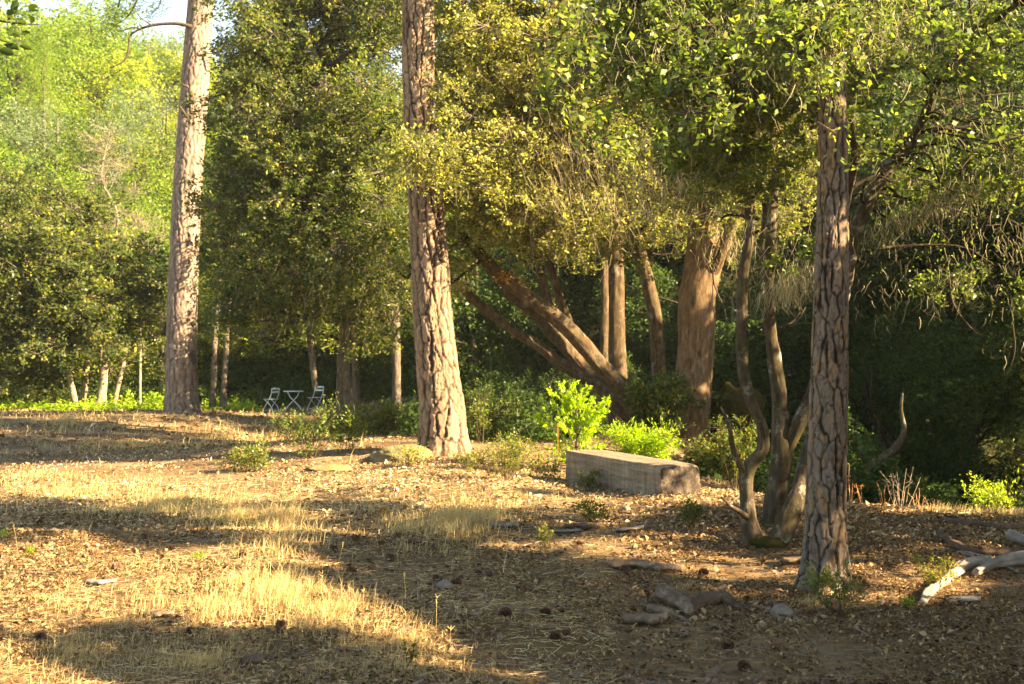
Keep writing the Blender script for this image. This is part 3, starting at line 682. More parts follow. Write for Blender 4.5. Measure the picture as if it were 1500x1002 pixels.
# front oaks -----------------------------------------------------------------
fo, fo_b, fo_cl, rng = oak('oak_tree', 'dark mossy oak splitting near the ground into crooked stems, just left of the right pine', 'oak tree', [
    [(1112, 815, 50, 14.0), (1104, 792, 34, 14.0), (1097, 765, 25, 14.0), (1095, 735, 21, 14.0), (1095, 700, 21, 14.0), (1103, 678, 20, 14.0), (1118, 656, 18, 14.0), (1115, 622, 16, 14.0), (1101, 590, 15, 14.0), (1089, 545, 16, 14.0), (1086, 480, 17, 14.0), (1089, 400, 15, 14.0), (1099, 330, 14, 14.0), (1090, 260, 12, 13.8), (1062, 200, 9, 13.5), (1030, 130, 6, 13.2)],
    [(1095, 702, 14, 14.0), (1083, 680, 9, 13.95), (1073, 652, 6, 13.9), (1067, 620, 4, 13.9), (1056, 596, 2.5, 13.9)],
    [(1128, 815, 48, 14.0), (1142, 788, 34, 14.0), (1154, 762, 29, 14.0), (1165, 735, 25, 14.05), (1173, 705, 20, 14.1), (1180, 670, 17, 14.2), (1190, 630, 15, 14.3), (1204, 540, 14, 14.4), (1216, 440, 13, 14.4), (1232, 330, 12, 14.2), (1252, 230, 10, 13.8), (1240, 120, 7, 13.2)],
    [(1095, 758, 11, 13.95), (1080, 747, 7, 13.8), (1070, 741, 5, 13.7), (1056, 728, 2.5, 13.6)],
    ], [
    (1000, 40, 13.4, 110, 80, .9, 60), (1120, 60, 13, 110, 90, 1.0, 75), (1250, 60, 13, 110, 90, 1.0, 75), (1180, 170, 13.4, 100, 80, .9, 60), (1060, 160, 13.4, 90, 80, .9, 52), (1110, 250, 13.8, 80, 60, .7, 26),
    (930, 40, 12.5, 80, 70, .7, 40), (960, 130, 12.5, 70, 60, .6, 24), (1270, 200, 14.5, 80, 90, .7, 36), (1215, 30, 11.2, 50, 70, .35, 22), (1222, 120, 11.3, 42, 60, .3, 12),
    (1100, -120, 13.5, 200, 120, 1.6, 50), (1300, -120, 13.5, 200, 120, 1.6, 50), (950, -120, 13, 160, 110, 1.5, 34), (1180, -330, 13.5, 260, 140, 2, 30), (1060, 260, 13.6, 80, 50, .5, 26), (1105, 330, 14.2, 70, 46, .5, 26), (1160, 365, 14.4, 34, 50, .35, 14), (1050, 350, 14.3, 30, 30, .3, 7)],
    M['bark_oak'], M['leaf_front'], 34, .26, .045, 101, nbr=50, br=.025, bo=(250, 'front', .42, .05))
go, go_b, go_cl, rng2 = oak('oak_tree', 'grey smooth-barked oak forking in a sunlit V at waist height, behind the right pine', 'oak tree', [
    [(1133, 790, 42, 14.8), (1134, 765, 35, 14.8), (1136, 735, 31, 14.8), (1143, 690, 31, 14.8), (1146, 655, 31, 14.8), (1143, 620, 27, 14.8), (1141, 580, 23, 14.8), (1134, 525, 20, 14.8), (1127, 470, 17, 14.8), (1127, 400, 17, 14.8), (1131, 330, 16, 14.8), (1133, 270, 14, 14.8), (1150, 215, 11, 14.8), (1185, 150, 7, 14.6)],
    [(1148, 668, 24, 14.8), (1160, 640, 22, 14.75), (1174, 612, 19, 14.7), (1189, 575, 16, 14.7), (1212, 510, 15, 14.7), (1236, 440, 15, 14.7), (1246, 380, 17, 14.7), (1256, 330, 20, 14.7), (1290, 262, 21, 14.7), (1330, 215, 18, 14.6), (1358, 165, 14, 14.4), (1378, 110, 12, 14.2), (1430, 55, 9, 14), (1490, 5, 6, 13.6)],
    [(1128, 440, 12, 14.8), (1118, 380, 10, 14.9), (1120, 300, 8, 15), (1098, 220, 6, 15)],
    ], [
    (1360, 60, 14, 110, 90, 1.0, 80), (1460, 70, 14, 90, 100, 1.0, 75), (1400, 180, 14.6, 100, 80, .9, 60), (1330, 190, 14.1, 70, 60, .5, 34), (1300, 270, 14.1, 50, 40, .4, 16), (1420, 240, 14.0, 80, 40, .5, 26), (1480, 210, 14.8, 70, 90, .8, 44), (1330, 270, 15.4, 80, 60, .7, 26), (1420, 290, 15.2, 90, 55, .7, 34), (1490, 330, 15, 60, 60, .7, 28),
    (1430, 390, 15.6, 80, 50, .6, 26), (1330, 400, 15.6, 50, 50, .6, 16), (1490, 430, 15.4, 40, 50, .6, 14), (1160, 290, 15.4, 90, 60, .6, 24), (1450, -120, 14.5, 200, 130, 1.6, 46), (1650, 60, 14, 120, 170, 1.6, 30), (1640, 260, 15, 110, 90, 1.2, 16), (1390, 130, 13.9, 110, 90, .6, 60), (1460, 250, 14.4, 70, 70, .6, 36), (1310, 330, 15, 60, 50, .5, 22), (1400, 340, 15, 90, 50, .6, 34)],
    M['bark_oak'], M['leaf_front'], 34, .27, .045, 102, nbr=50, br=.02, bo=(290, 'front', .42, .05))
# the nearer, larger bright leaves belong to a long low bough of the same oak
nearb = blob_clumps([(860, 150, 9.2, 45, 60, .3, 7), (1010, 60, 9.5, 90, 50, .4, 12), (880, 40, 9.5, 60, 40, .3, 8), (1150, 30, 9.5, 80, 40, .4, 9), (930, 200, 9.6, 60, 40, .3, 6), (1290, 110, 9.8, 90, 60, .4, 10), (1370, 40, 9.6, 90, 40, .3, 9), (1210, 190, 9.8, 30, 50, .3, 3), (1240, 190, 10.5, 30, 30, .3, 3), (1450, 130, 9.8, 60, 80, .3, 7), (820, 90, 9.6, 40, 60, .3, 5), (1080, 130, 9.6, 60, 40, .3, 5)], rng)
foliage('leafy_bough', nearb, 24, .28, .056, M['leaf_front'], fo, fo_b, rng, 1.0, aspect=.62, twig_r=.004, hue=.12)
# lace lichen and dead twigs hanging in both front oaks
hp = fo_cl[rng.choice(len(fo_cl), 11000)]+rng.normal(size=(11000, 3))*np.array([.3, .25, .2])
hp = hp[hp[:, 2] < 6.2]
strands('lichen_strands', hp, .24, .006, M['lichen'], fo, fo_b, rng, .3)
hq = go_cl[rng.choice(len(go_cl), 12000)]+rng.normal(size=(12000, 3))*np.array([.3, .25, .2])
hq = hq[hq[:, 2] < 6.2]
strands('lichen_strands', hq, .24, .006, M['lichen'], go, go_b, rng, .3)
lz = np.concatenate([at(px, py, Y)[None]+rng.normal(size=(k, 3))*np.array([s, .2, s*.8]) for px, py, Y, s, k in (
    (1060, 300, 14.2, .34, 1300), (1000, 280, 14.5, .34, 1200), (1110, 360, 14.2, .16, 500), (1140, 410, 14.6, .14, 300), (1085, 350, 13.9, .14, 360), (1165, 400, 14.4, .16, 500), (960, 250, 15, .34, 1000), (1180, 330, 14.5, .2, 500))])
lb = lz[:, :]; V, Fq = leaves_geo(lb+rng.normal(size=lb.shape)*.05, .05, .3, .1, .6, rng)
strands('lichen_tangle', lz, .28, .006, M['lichen'], fo, fo_b, rng, .22)
lz = np.concatenate([at(px, py, Y)[None]+rng.normal(size=(k, 3))*np.array([s, .25, s*.8]) for px, py, Y, s, k in (
    (1300, 410, 14.8, .22, 300), (1320, 320, 15, .3, 700), (1400, 310, 15, .38, 900), (1470, 320, 15, .38, 900), (1440, 400, 15.4, .3, 220), (1380, 240, 14.6, .38, 1200), (1480, 250, 14.6, .34, 1200), (1270, 290, 14.8, .2, 500), (1500, 420, 15.2, .25, 200))])
strands('lichen_tangle', lz, .2, .005, M['lichen'], go, go_b, rng, .3)
# bare bits in front of the large trunk and on the right
for p in (
    [(1056, 362, 3.2, 14.4), (1046, 385, 2.8, 14.4), (1045, 410, 2.4, 14.4), (1052, 432, 2, 14.4), (1062, 455, 1.8, 14.4), (1064, 490, 1, 14.4)],
    [(1045, 405, 2, 14.4), (1044, 440, 1.6, 14.4), (1048, 474, .8, 14.4)], [(1052, 372, 2, 14.4), (1036, 392, 1.6, 14.4), (1024, 412, .8, 14.4)],
    [(1000, 355, 2.4, 15), (985, 350, 2, 15), (965, 370, 1, 15)], [(1145, 478, 3.5, 14.6), (1160, 472, 3, 14.6), (1172, 458, 1.6, 14.6)],
    [(1390, 400, 2, 15), (1397, 445, 2.2, 15), (1420, 478, 2, 15), (1440, 494, 1, 15)], [(1470, 660, 1, 13), (1485, 662, 2, 13), (1520, 675, 3, 13)],
    [(1484, 475, 1.4, 15), (1487, 510, 1.4, 15), (1480, 540, .8, 15)], [(1405, 250, 1.6, 14), (1440, 215, 2.4, 14), (1510, 195, 4, 14)]): multi_tube('dead_twig', [px_tube(p, None)], M['bark_pale'], go, go_b)

# large trunk ----------------------------------------------------------------
bt, bt_b, bt_cl, rng = oak('oak_tree', 'thickest upright brown trunk with fine vertical bark, standing behind the timber block', 'oak tree', [
    [(1010, 690, 72, 24), (1011, 650, 60, 24), (1013, 600, 55, 24), (1018, 520, 53, 24), (1022, 440, 54, 24), (1030, 385, 55, 24), (1030, 340, 46, 24), (1024, 260, 42, 24), (1016, 160, 36, 24), (1010, 40, 30, 24), (1000, -120, 22, 24)],
    [(1038, 405, 24, 23.9), (1052, 378, 20, 23.7), (1072, 330, 17, 23.5), (1106, 270, 18, 23.4), (1140, 180, 12, 23.2)],
    ], [(1010, 60, 23.5, 130, 90, 1.5, 60), (1120, 130, 23.5, 110, 100, 1.5, 56), (960, 200, 23, 90, 90, 1.2, 50), (1040, 230, 22.5, 90, 70, 1, 44), (1150, 260, 23.5, 80, 80, 1.2, 40), (1030, 310, 22.6, 60, 30, .6, 16), (1020, -160, 24, 240, 150, 2.2, 80), (1200, -60, 24, 160, 150, 2, 60)],
    M['bark_big'], M['leaf_mid'], 50, .42, .06, 103, disp=ridges(26, .012, 7), nu=56, nbr=40, br=.06, bo=(150, 'mid', .62, .062))
hp = bt_cl[rng.choice(len(bt_cl), 1500)]+rng.normal(size=(1500, 3))*.3
strands('dry_twig_strands', hp, .4, .009, M['dry_twig'], bt, bt_b, rng, .25)
hp = at(1048, 345, 23.2)[None]+rng.normal(size=(120, 3))*np.array([.2, .1, .12])
strands('dead_spray', hp, .5, .014, M['dry_twig'], bt, bt_b, rng, .35)

# leaning oak -----------------------------------------------------------------
lo, lo_b, lo_cl, rng = oak('oak_tree', 'oak with long trunks leaning far left from behind the lime green sapling', 'oak tree', [
    [(950, 635, 36, 24.4), (927, 592, 29, 24.2), (909, 566, 26, 24), (880, 535, 24, 23.9), (850, 500, 23, 23.8), (820, 470, 22, 23.6), (781, 440, 22, 23.5), (730, 401, 19, 23.4), (697, 365, 17, 23.3), (664, 338, 13, 23.2), (636, 318, 9, 23.1), (600, 285, 6, 23)],
    [(950, 640, 26, 24.9), (915, 598, 21, 24.8), (880, 570, 18, 24.7), (850, 551, 17, 24.7), (814, 527, 15, 24.6), (790, 507, 14, 24.6), (754, 486, 13, 24.5), (706, 449, 12, 24.4), (684, 428, 11, 24.3), (664, 415, 9, 24.3), (630, 400, 6, 24.2)],
    [(925, 610, 24, 25.4), (870, 556, 20, 25.3), (832, 512, 18, 25.2), (808, 488, 17, 25.2), (784, 461, 14, 25.1), (754, 440, 11, 25), (736, 420, 8, 25)],
    [(808, 462, 17, 23.7), (798, 425, 14, 23.7), (789, 385, 13, 23.8), (783, 335, 12, 23.8), (779, 270, 10, 23.8), (760, 180, 7, 23.8)],
    [(838, 488, 15, 24.2), (823, 445, 13, 24.2), (809, 400, 12, 24.2), (797, 350, 10, 24.2), (806, 280, 8, 24.2), (830, 190, 6, 24.2)],
    ], [
    (725, 50, 22.9, 60, 80, .9, 60), (790, 60, 22.5, 90, 90, 1.2, 70), (880, 70, 22, 80, 90, 1.1, 60), (712, 150, 22.7, 50, 60, .8, 44), (770, 170, 22.3, 90, 80, 1.1, 62), (870, 180, 22, 80, 80, 1, 56), (710, 235, 21.8, 80, 50, .8, 48), (800, 265, 22.5, 90, 60, 1, 50), (890, 270, 22.5, 70, 60, .9, 36),
    (640, 235, 20.6, 34, 26, .3, 26), (676, 150, 21.4, 26, 60, .3, 14), (690, 300, 22.5, 50, 40, .6, 24), (745, 330, 23, 60, 30, .6, 20), (800, 330, 22.4, 80, 26, .5, 26), (665, 60, 23.2, 40, 90, .5, 30), (690, 40, 21.4, 26, 60, .3, 12), (830, 330, 23.2, 60, 30, .6, 12),
    (620, 395, 23.0, 50, 40, .5, 8), (720, -90, 22.5, 160, 90, 1.6, 60), (880, -90, 22.5, 150, 90, 1.6, 60), (800, -260, 23, 250, 120, 2, 60)],
    M['bark_lean'], M['leaf_mid'], 62, .40, .052, 104, disp=ridges(11, .014, 5, .07), nu=30, nbr=60, br=.05, hue=.08, bo=(270, 'midy', .55, .06))
k = lo_cl[(lo_cl[:, 2] > 3.2) & (lo_cl[:, 2] < 7.4)]
hp = k[rng.choice(len(k), 1000)]+rng.normal(size=(1000, 3))*np.array([.35, .3, .25])
strands('dry_twig_strands', hp, .42, .008, M['dry_twig'], lo, lo_b, rng, .16, slant=(.28, 0))
hp = np.concatenate([at(px, py, 21.6)[None]+rng.normal(size=(n_, 3))*np.array([.35, .3, .3]) for px, py, n_ in ((800, 200, 260), (840, 240, 300), (800, 290, 260), (880, 300, 160), (760, 130, 120), (850, 120, 120), (900, 200, 120))])
strands('dead_branchlets', hp, .5, .008, M['dry_twig'], lo, lo_b, rng, .14, slant=(.3, 0))
yl = blob_clumps([(748, 406, 23.3, 14, 8, .15, 5), (762, 412, 23.3, 8, 6, .1, 3), (735, 402, 23.3, 8, 6, .1, 3)], rng)
foliage('yellowed_leaves', yl, 26, .16, .06, M['dead_leaf'], lo, lo_b, rng, 1)
for o_ in (lo,):
    V, Fq, tri, a = tube_geo([at(662, 414, 24.1), at(672, 419, 24.1), at(684, 424, 24.1)], [.06, .085, .06], 8, 10, ridges(4, .02, 3))
    mesh_np('yellow_lichen', V-lo_b, [Fq, tri], M['boulder'], lo, None, True, {'bark': a})

# slim oaks behind -------------------------------------------------------------
ob1 = oak('oak_tree', 'slim upright oak with a sunlit patch of trunk, just right of the leaning oak', 'oak tree', [
    [(908, 640, 36, 26), (906, 580, 30, 26), (904, 520, 26, 26), (903, 450, 24, 26), (902, 390, 22, 26), (900, 330, 24, 26), (904, 250, 20, 26), (910, 150, 16, 26), (915, 20, 12, 26)],
    [(888, 600, 12, 26.4), (885, 520, 11, 26.4), (886, 430, 11, 26.4), (884, 330, 10, 26.4)]],
    [(900, 100, 26, 110, 90, 1.6, 60), (940, 240, 26.5, 80, 70, 1.2, 40), (860, 300, 26.5, 70, 60, 1.1, 30), (930, -90, 26, 180, 120, 2, 60), (1010, 160, 29.5, 130, 120, 1.6, 50), (1140, 220, 29.5, 110, 110, 1.6, 46), (860, 200, 29.5, 100, 100, 1.5, 40), (1080, 330, 29.5, 110, 50, 1.3, 26), (900, 330, 29.5, 110, 40, 1.2, 20), (740, 260, 29, 70, 100, 1.3, 26)], M['bark_lean'], M['leaf_mid'], 46, .45, .07, 105, disp=ridges(11, .012, 15), nbr=36, bo=(290, 'mid', .62, .062))
ob2 = oak('oak_tree', 'thin curved oak trunk arching left, directly left of the thick brown trunk', 'oak tree', [
    [(975, 650, 30, 25), (969, 600, 24, 25), (965, 540, 20, 25), (960, 470, 20, 25), (950, 420, 20, 25), (938, 372, 20, 25), (925, 320, 18, 25), (916, 260, 15, 25), (925, 180, 12, 25), (950, 90, 8, 25)]],
    [(930, 330, 24.5, 40, 30, .5, 10), (960, 130, 25, 90, 80, 1.3, 40), (1020, 0, 25.5, 130, 90, 1.6, 40)], M['bark_lean'], M['leaf_mid'], 46, .4, .06, 106, disp=ridges(11, .012, 25), nbr=16, bo=(60, 'mid', .62, .062))
print('oaks', time.time()-T0)

# big dark oak left of the middle pine ------------------------------------------
bo, bo_b, bo_cl, rng = oak('oak_tree', 'huge dense dark green oak whose crown fills the gap between the left and middle pines', 'oak tree', [
    [(582, 612, 18, 36), (581, 570, 13, 36), (580, 500, 12, 36), (577, 440, 14, 36), (556, 360, 20, 35.5), (520, 260, 24, 35), (480, 150, 20, 35), (440, 30, 14, 35)],
    [(512, 608, 16, 36.5), (508, 560, 12, 36.5), (505, 500, 13, 36.5), (500, 420, 14, 36), (470, 330, 14, 35)],
    [(462, 570, 7, 35.5), (459, 540, 9, 35.5), (455, 500, 9, 35.5), (448, 460, 8, 35.5), (446, 400, 8, 35.5)]],
    [(372, 50, 35, 55, 80, 1.5, 70), (450, 50, 36, 90, 90, 1.8, 100), (545, 50, 35, 70, 100, 1.6, 90), (372, 170, 35, 52, 90, 1.4, 80), (450, 180, 35, 90, 90, 1.7, 100), (545, 190, 34, 70, 100, 1.5, 90), (375, 290, 35, 60, 70, 1.4, 70), (465, 300, 34.5, 90, 80, 1.6, 100), (560, 310, 33.5, 60, 80, 1.3, 70), (400, 390, 35, 70, 55, 1.3, 60), (485, 400, 34.5, 80, 55, 1.4, 64), (560, 400, 33.8, 50, 50, 1.1, 36),
     (340, 330, 36, 34, 90, 1, 40), (350, 440, 36, 40, 40, .8, 26), (430, 450, 35, 50, 26, .7, 18), (520, 450, 34.5, 50, 25, .7, 16), (460, -40, 36, 150, 110, 2.0, 90), (590, -20, 36.5, 60, 110, 1.6, 50), (640, 60, 37, 40, 100, 1.2, 30), (650, 200, 37, 40, 90, 1.2, 26), (420, 90, 35.5, 70, 60, 1.2, 40), (340, 250, 36.5, 26, 50, .8, 22)],
    M['bark_far'], M['leaf_big'], 62, .55, .085, 107, nu=18, nbr=60, br=.08, cull=.9, twig_r=.008, bo=(290, 'big', .95, .10))
k = bo_cl[bo_cl[:, 2] < 5.2]
strands('dry_twig_strands', k[rng.choice(len(k), 900)]+rng.normal(size=(900, 3))*.3, .8, .018, M['dry_twig'], bo, bo_b, rng, .2)

# left oaks ---------------------------------------------------------------------
lk, lk_b, lk_cl, rng = oak('oak_tree', 'shaded dark green oak with a low crown on slim leaning trunks, at the left edge', 'oak tree', [
    [(146, 596, 18, 49), (150, 570, 14, 49), (153, 540, 12, 49), (156, 510, 11, 49), (150, 450, 10, 49), (140, 370, 8, 49)],
    [(118, 592, 12, 49.5), (124, 570, 9, 49.5), (128, 530, 8, 49.5), (130, 500, 8, 49.5), (104, 470, 8, 49.5), (86, 430, 7, 49.5), (76, 400, 6, 49.5)],
    [(110, 590, 10, 49), (100, 540, 8, 49), (90, 480, 7, 49), (78, 430, 6, 49)],
    [(78, 590, 8, 50), (80, 560, 6, 50), (70, 500, 6, 50), (50, 430, 5, 50)]],
    [(20, 320, 49, 60, 50, 1.6, 46), (90, 320, 49, 60, 45, 1.6, 46), (30, 400, 48, 60, 50, 1.6, 50), (110, 400, 48, 60, 50, 1.6, 54), (30, 480, 48, 55, 45, 1.4, 44), (100, 470, 48, 50, 40, 1.3, 40), (165, 460, 48, 36, 45, 1.2, 30), (50, 540, 49, 50, 28, 1.2, 26), (-30, 440, 49, 50, 130, 1.6, 50), (205, 430, 48.5, 30, 40, 1, 18), (190, 520, 48.5, 20, 20, .8, 6)],
    M['bark_pale'], M['leaf_big'], 60, .75, .125, 108, nu=14, nbr=30, cull=.8, twig_r=.012, bo=(150, 'left', 1.15, .14))
for lab, pts in (('short pale trunk tilting right, rightmost of the slim trunks under the left oak', [(166, 596, 9), (172, 570, 7), (178, 545, 6.5), (183, 520, 6), (190, 470, 5), (196, 420, 3)],),
                 ('slender grey trunk just right of the tallest left pine, nearer to it', [(311, 596, 11), (313, 560, 9), (314, 510, 8), (318, 450, 8), (322, 380, 6)],),
                 ('slender grey trunk just right of the tallest left pine, farther from it', [(327, 596, 11), (328, 560, 8), (331, 510, 8), (334, 450, 8), (342, 380, 6)],)):
    Yp = 49.5 if 'rightmost' in lab else 48.5
    oak('oak_tree', lab, 'oak tree', [[(*p, Yp) for p in pts]], [(pts[-1][0], pts[-1][1]-20, Yp, 28, 60, 1.1, 26)], M['bark_pale'] if 'pale' in lab else M['bark_far'], M['leaf_big'], 40, .6, .12, hash(lab) % 97 if False else len(lab)+pts[0][0], nu=12, nbr=8, cull=.8, twig_r=.01, bo=(12, 'left', 1.15, .14))

# bare pale dead trees on the left -------------------------------------------------
def bare(label, base, hpx, wpx, Y, n1, seed, mat):
    rng = np.random.default_rng(seed); b = at(base[0], base[1], Y); b[2] = min(b[2], 99)
    g = gz(b[0], b[1]); gb = b.copy(); gb[2] = g
    root = thing('dead_tree', label, 'dead tree', gb)
    H = pxm(hpx, Y); W = pxm(wpx, Y); top = np.array([b[0]+W*.1, Y, b[2]+H])
    P = [gb-[0, 0, .3], b, b*.6+top*.4+rng.normal(size=3)*W*.12, b*.3+top*.7+rng.normal(size=3)*W*.12, top]
    mat = M['bark_pale']; tube('trunk', P, np.array([.07, .06, .045, .03, .01])*(.35+.65*min(1, H/5)), mat, root, 40, 8, ridges(5, .008, seed), gb)
    C = catmull(P, 40)[14:]
    A, B, ra = [], [], []
    for i in range(n1):
        k = rng.integers(0, len(C)); s = C[k]; d = unit(rng.normal(size=3)*np.array([1.2, .8, .9])+np.array([0, 0, .1])); L = W*rng.uniform(.25, .6)
        m = s+d*L*.5+rng.normal(size=3)*L*.06; e = m+unit(d+rng.normal(size=3)*.35)*L*.5
        A += [s, m]; B += [m, e]; ra += [.014, .009]
        for j in range(9):
            s2 = s+(e-s)*rng.uniform(.25, 1); d2 = unit(d+rng.normal(size=3)*.8+np.array([0, 0, -.2])); e2 = s2+d2*L*rng.uniform(.15, .4)
            A.append(s2); B.append(e2); ra.append(.007)
            for q in range(3):
                s3 = s2+(e2-s2)*rng.uniform(.3, 1); A.append(s3); B.append(s3+unit(d2+rng.normal(size=3)*.8)*L*rng.uniform(.06, .16)); ra.append(.005)
    ra = np.array(ra); V, q = twigs_geo(np.array(A), np.array(B), ra, ra*.45)
    mesh_np('branch', V-gb, q, mat, root, None, False, {'bark': np.full(len(V), .8)})
bare('bleached leafless tree with fine twigs, upright among the sunlit shrubs', (150, 420), 230, 110, 51.5, 80, 3, M['driftwood'])
bare('bleached leafless tree leaning beside the left pine, lower and tangled', (205, 470), 130, 110, 50.5, 60, 4, M['driftwood'])
0 and bare('dead pale snag hanging with stringy twigs, right of the left pine', (320, 510), 70, 34, 40, 26, 6, M['driftwood'])

# ================================================================== HILLSIDE FOREST
def proto_tree(kind, leafm, seed, rx=3.2, rz=4.6, nclump=230, per=58, size=.15, aspect=.55, conifer=False):
    rng = np.random.default_rng(seed)
    root = thing(kind, '', 'tree')
    lumps = rng.normal(size=(7, 3))*np.array([rx*.45, rx*.45, rz*.32])+np.array([0, 0, rz*1.05])
    if conifer:
        z = rng.uniform(.1, 1, nclump)**.8; r = (1-z)*rx*.75*rng.uniform(.4, 1, nclump)+.15; t = rng.uniform(0, 6.28, nclump)
        C = np.column_stack([r*np.cos(t), r*np.sin(t), 1.5+z*rz*2.4])
    else:
        k = rng.integers(0, 7, nclump); d = unit(rng.normal(size=(nclump, 3)))*rng.uniform(.3, 1, (nclump, 1))**.5
        C = lumps[k]+d*np.array([rx*.52, rx*.52, rz*.40])
        C[:, 2] = np.maximum(C[:, 2], .5)
    foliage('crown', C, per, .8, size, leafm, root, (0, 0, 0), rng, 0, aspect=aspect, twigs=False)
    H = C[:, 2].max()*.9
    P = [(0, 0, -1), (0, 0, .5), (.15, .1, H*.5), (.1, .2, H)]
    tube('trunk', P, [.24, .2, .13, .03], M['bark_far'], root, 20, 8, ridges(6, .01, seed))
    items = []
    for i in range(10):
        t = C[rng.integers(0, nclump)]; items.append(limb_to((.1, .1, H*rng.uniform(.25, .7)), t, .07, .015, rng, .1, 8, 5))
    multi_tube('branch', items, M['bark_far'], root)
    return root
protos = {
    'a': proto_tree('hillside_oak', M['leaf_far'], 201), 'b': proto_tree('hillside_oak', M['leaf_far'], 202, 3.6, 4.0),
    'y': proto_tree('hillside_oak', M['leaf_yellow'], 203, 3.0, 3.2, 200), 'g': proto_tree('hillside_willow', M['leaf_grey'], 204, 3.0, 4.6, 230, 58, .15, .3),
    'd': proto_tree('hillside_oak', M['leaf_big'], 205, 3.2, 4.2), 's': proto_tree('slope_tree', M['leaf_under'], 207, 3.2, 4.2, 260, 64, .17), 'p': proto_tree('hillside_pine', M['leaf_far'], 206, 3.2, 5.6, 240, 50, .24, .12, True)}  # slope trees take a darker leaf colour in place of shade
LAB = {'a': ('mid green broadleaf tree among the massed trees on the hillside', 'green trees massed on the hillside'), 'b': ('mid green broadleaf tree among the massed trees on the hillside', 'green trees massed on the hillside'),
       'y': ('sunlit yellow-green tree among the darker trees on the hillside', 'yellow-green trees on the hillside'), 'g': ('silvery grey-green tree catching the light on the hillside', 'grey-green trees on the hillside'),
       'd': ('tree with leaves darkened for shade on the slope behind the clearing', 'trees with leaves darkened for shade on the slope'), 'p': ('tall narrow conifer rising above the hillside trees', 'conifers on the hillside')}
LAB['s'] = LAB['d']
LAB['d'] = ('olive green oak at the far edge of the clearing', 'olive oaks at the edge of the clearing')
used = {}
def place(k, px, Y, s, rz, dz=0, zs=1.0):
    x = (px-CX)/F*Y; loc = (x, Y, gz(x, Y)-.2+dz)
    if k not in used:
        o = protos[k]; used[k] = o; o.location = loc; o.rotation_euler = (0, 0, rz); o.scale = (s, s, s*zs)
    else: o = dup(protos[k], loc, rz, (s, s, s*zs))
    o['label'], o['group'] = LAB[k]; return o
rng = np.random.default_rng(77)
# nearer wall of shrubs and trees at the clearing's far edge, left
for k, px, Y, s in (('y', 30, 58, .95), ('y', 95, 60, .8), ('a', -40, 58, 1.1), ('b', 150, 62, 1.0), ('y', 215, 58, .75), ('a', 235, 64, 1.0), ('d', -10, 54, .8), ('d', 235, 55, .62), ('a', 320, 62, .9), ('y', 340, 60, .7), ('d', 300, 57, .5),
                    ('g', 85, 76, 1.25), ('g', 130, 78, 1.15), ('y', 165, 72, 1.0), ('a', 190, 70, 1.1), ('b', 20, 74, 1.3), ('a', 250, 76, 1.1), ('d', 335, 72, 1.2)):
    place(k, px, Y, s, rng.uniform(0, 6.28))
for Y, sp in ((68, 105), (80, 95), (92, 85), (106, 78), (122, 72), (150, 62), (185, 54)):
    for px in np.arange(-120, 1640, sp):
        q = px+rng.uniform(-.3, .3)*sp
        if Y > 100 and 540 < q: continue
        if Y > 140 and q > 430: continue
        if Y > 85 and q > 1250: continue
        k = rng.choice(list('aabbyydgp'), p=[.15, .14, .12, .12, .16, .13, .05, .12, .01])
        if 150 < q < 420 and Y > 140: k = rng.choice(['y', 'y', 'a']); s = rng.uniform(1.0, 1.5)
        elif q < 150 and Y > 100: k = rng.choice(['y', 'b', 'a', 'y']); s = rng.uniform(1.5, 2.1)
        elif Y < 75: s = rng.uniform(.7, 1.1)
        else: s = rng.uniform(.95, 1.35)
        place(k, q, Y+rng.uniform(-4, 4), s, rng.uniform(0, 6.28))
# trees behind the right half and in the ravine, shade put into darker leaves
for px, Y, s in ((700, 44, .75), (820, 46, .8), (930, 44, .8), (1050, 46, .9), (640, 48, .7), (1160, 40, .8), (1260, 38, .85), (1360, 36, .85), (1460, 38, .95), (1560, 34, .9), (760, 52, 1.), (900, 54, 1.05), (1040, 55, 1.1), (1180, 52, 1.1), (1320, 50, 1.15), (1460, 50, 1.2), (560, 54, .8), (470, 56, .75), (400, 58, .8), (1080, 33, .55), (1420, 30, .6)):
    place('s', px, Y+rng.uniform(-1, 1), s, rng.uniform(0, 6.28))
place('d', 500, 40.3, .75, 1.0, 1.0); place('d', 522, 40.0, .6, 2.0, 1.3); place('y', 222, 122, 1.55, .4); place('a', 262, 128, 1.5, 1.4); place('s', 700, 38.5, .7, 2.0)  # first two oaks are added blockers that shade the left pine's foot
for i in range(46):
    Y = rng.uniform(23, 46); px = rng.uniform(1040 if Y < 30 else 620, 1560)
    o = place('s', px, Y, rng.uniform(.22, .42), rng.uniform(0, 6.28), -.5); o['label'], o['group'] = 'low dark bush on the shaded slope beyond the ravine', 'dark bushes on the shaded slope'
for k in protos:
    if k not in used: place(k, 60, 90, 1, 0)
print('hill', time.time()-T0)

# unseen trees placed beyond the right edge to shade the clearing ----------------
def shade_tree(x, y, zc, r, n, label):
    rng = np.random.default_rng(int(abs(x*31+y*7))+5); g = gz(x, y); b = np.array([x, y, g])
    root = thing('shade_oak', label, 'oak tree', b, group='unseen oaks beyond the right edge')
    n = int(n*.85); d = unit(rng.normal(size=(n, 3)))*rng.uniform(.1, 1, (n, 1))**.4
    C = np.array([x, y, g+zc])+d*np.array([r, r, r*.8])
    boughs(root, b, C, 'shade', M['leaf_mid'], .55, .13, rng, 12, 36)
    tube('trunk', [b-[0, 0, .3], b+[0, 0, zc*.5], b+[.1, .1, zc]], [.2, .16, .05], M['bark_oak'], root, 20, 8, ridges(6, .01, 3), b)
    ST.append((root, b, x, y))
    branches_to(catmull([b, b+[0, 0, zc*.5], b+[.1, .1, zc]], 20)[8:], C[:14], rng, root, M['bark_oak'], b, .06)
ST = []
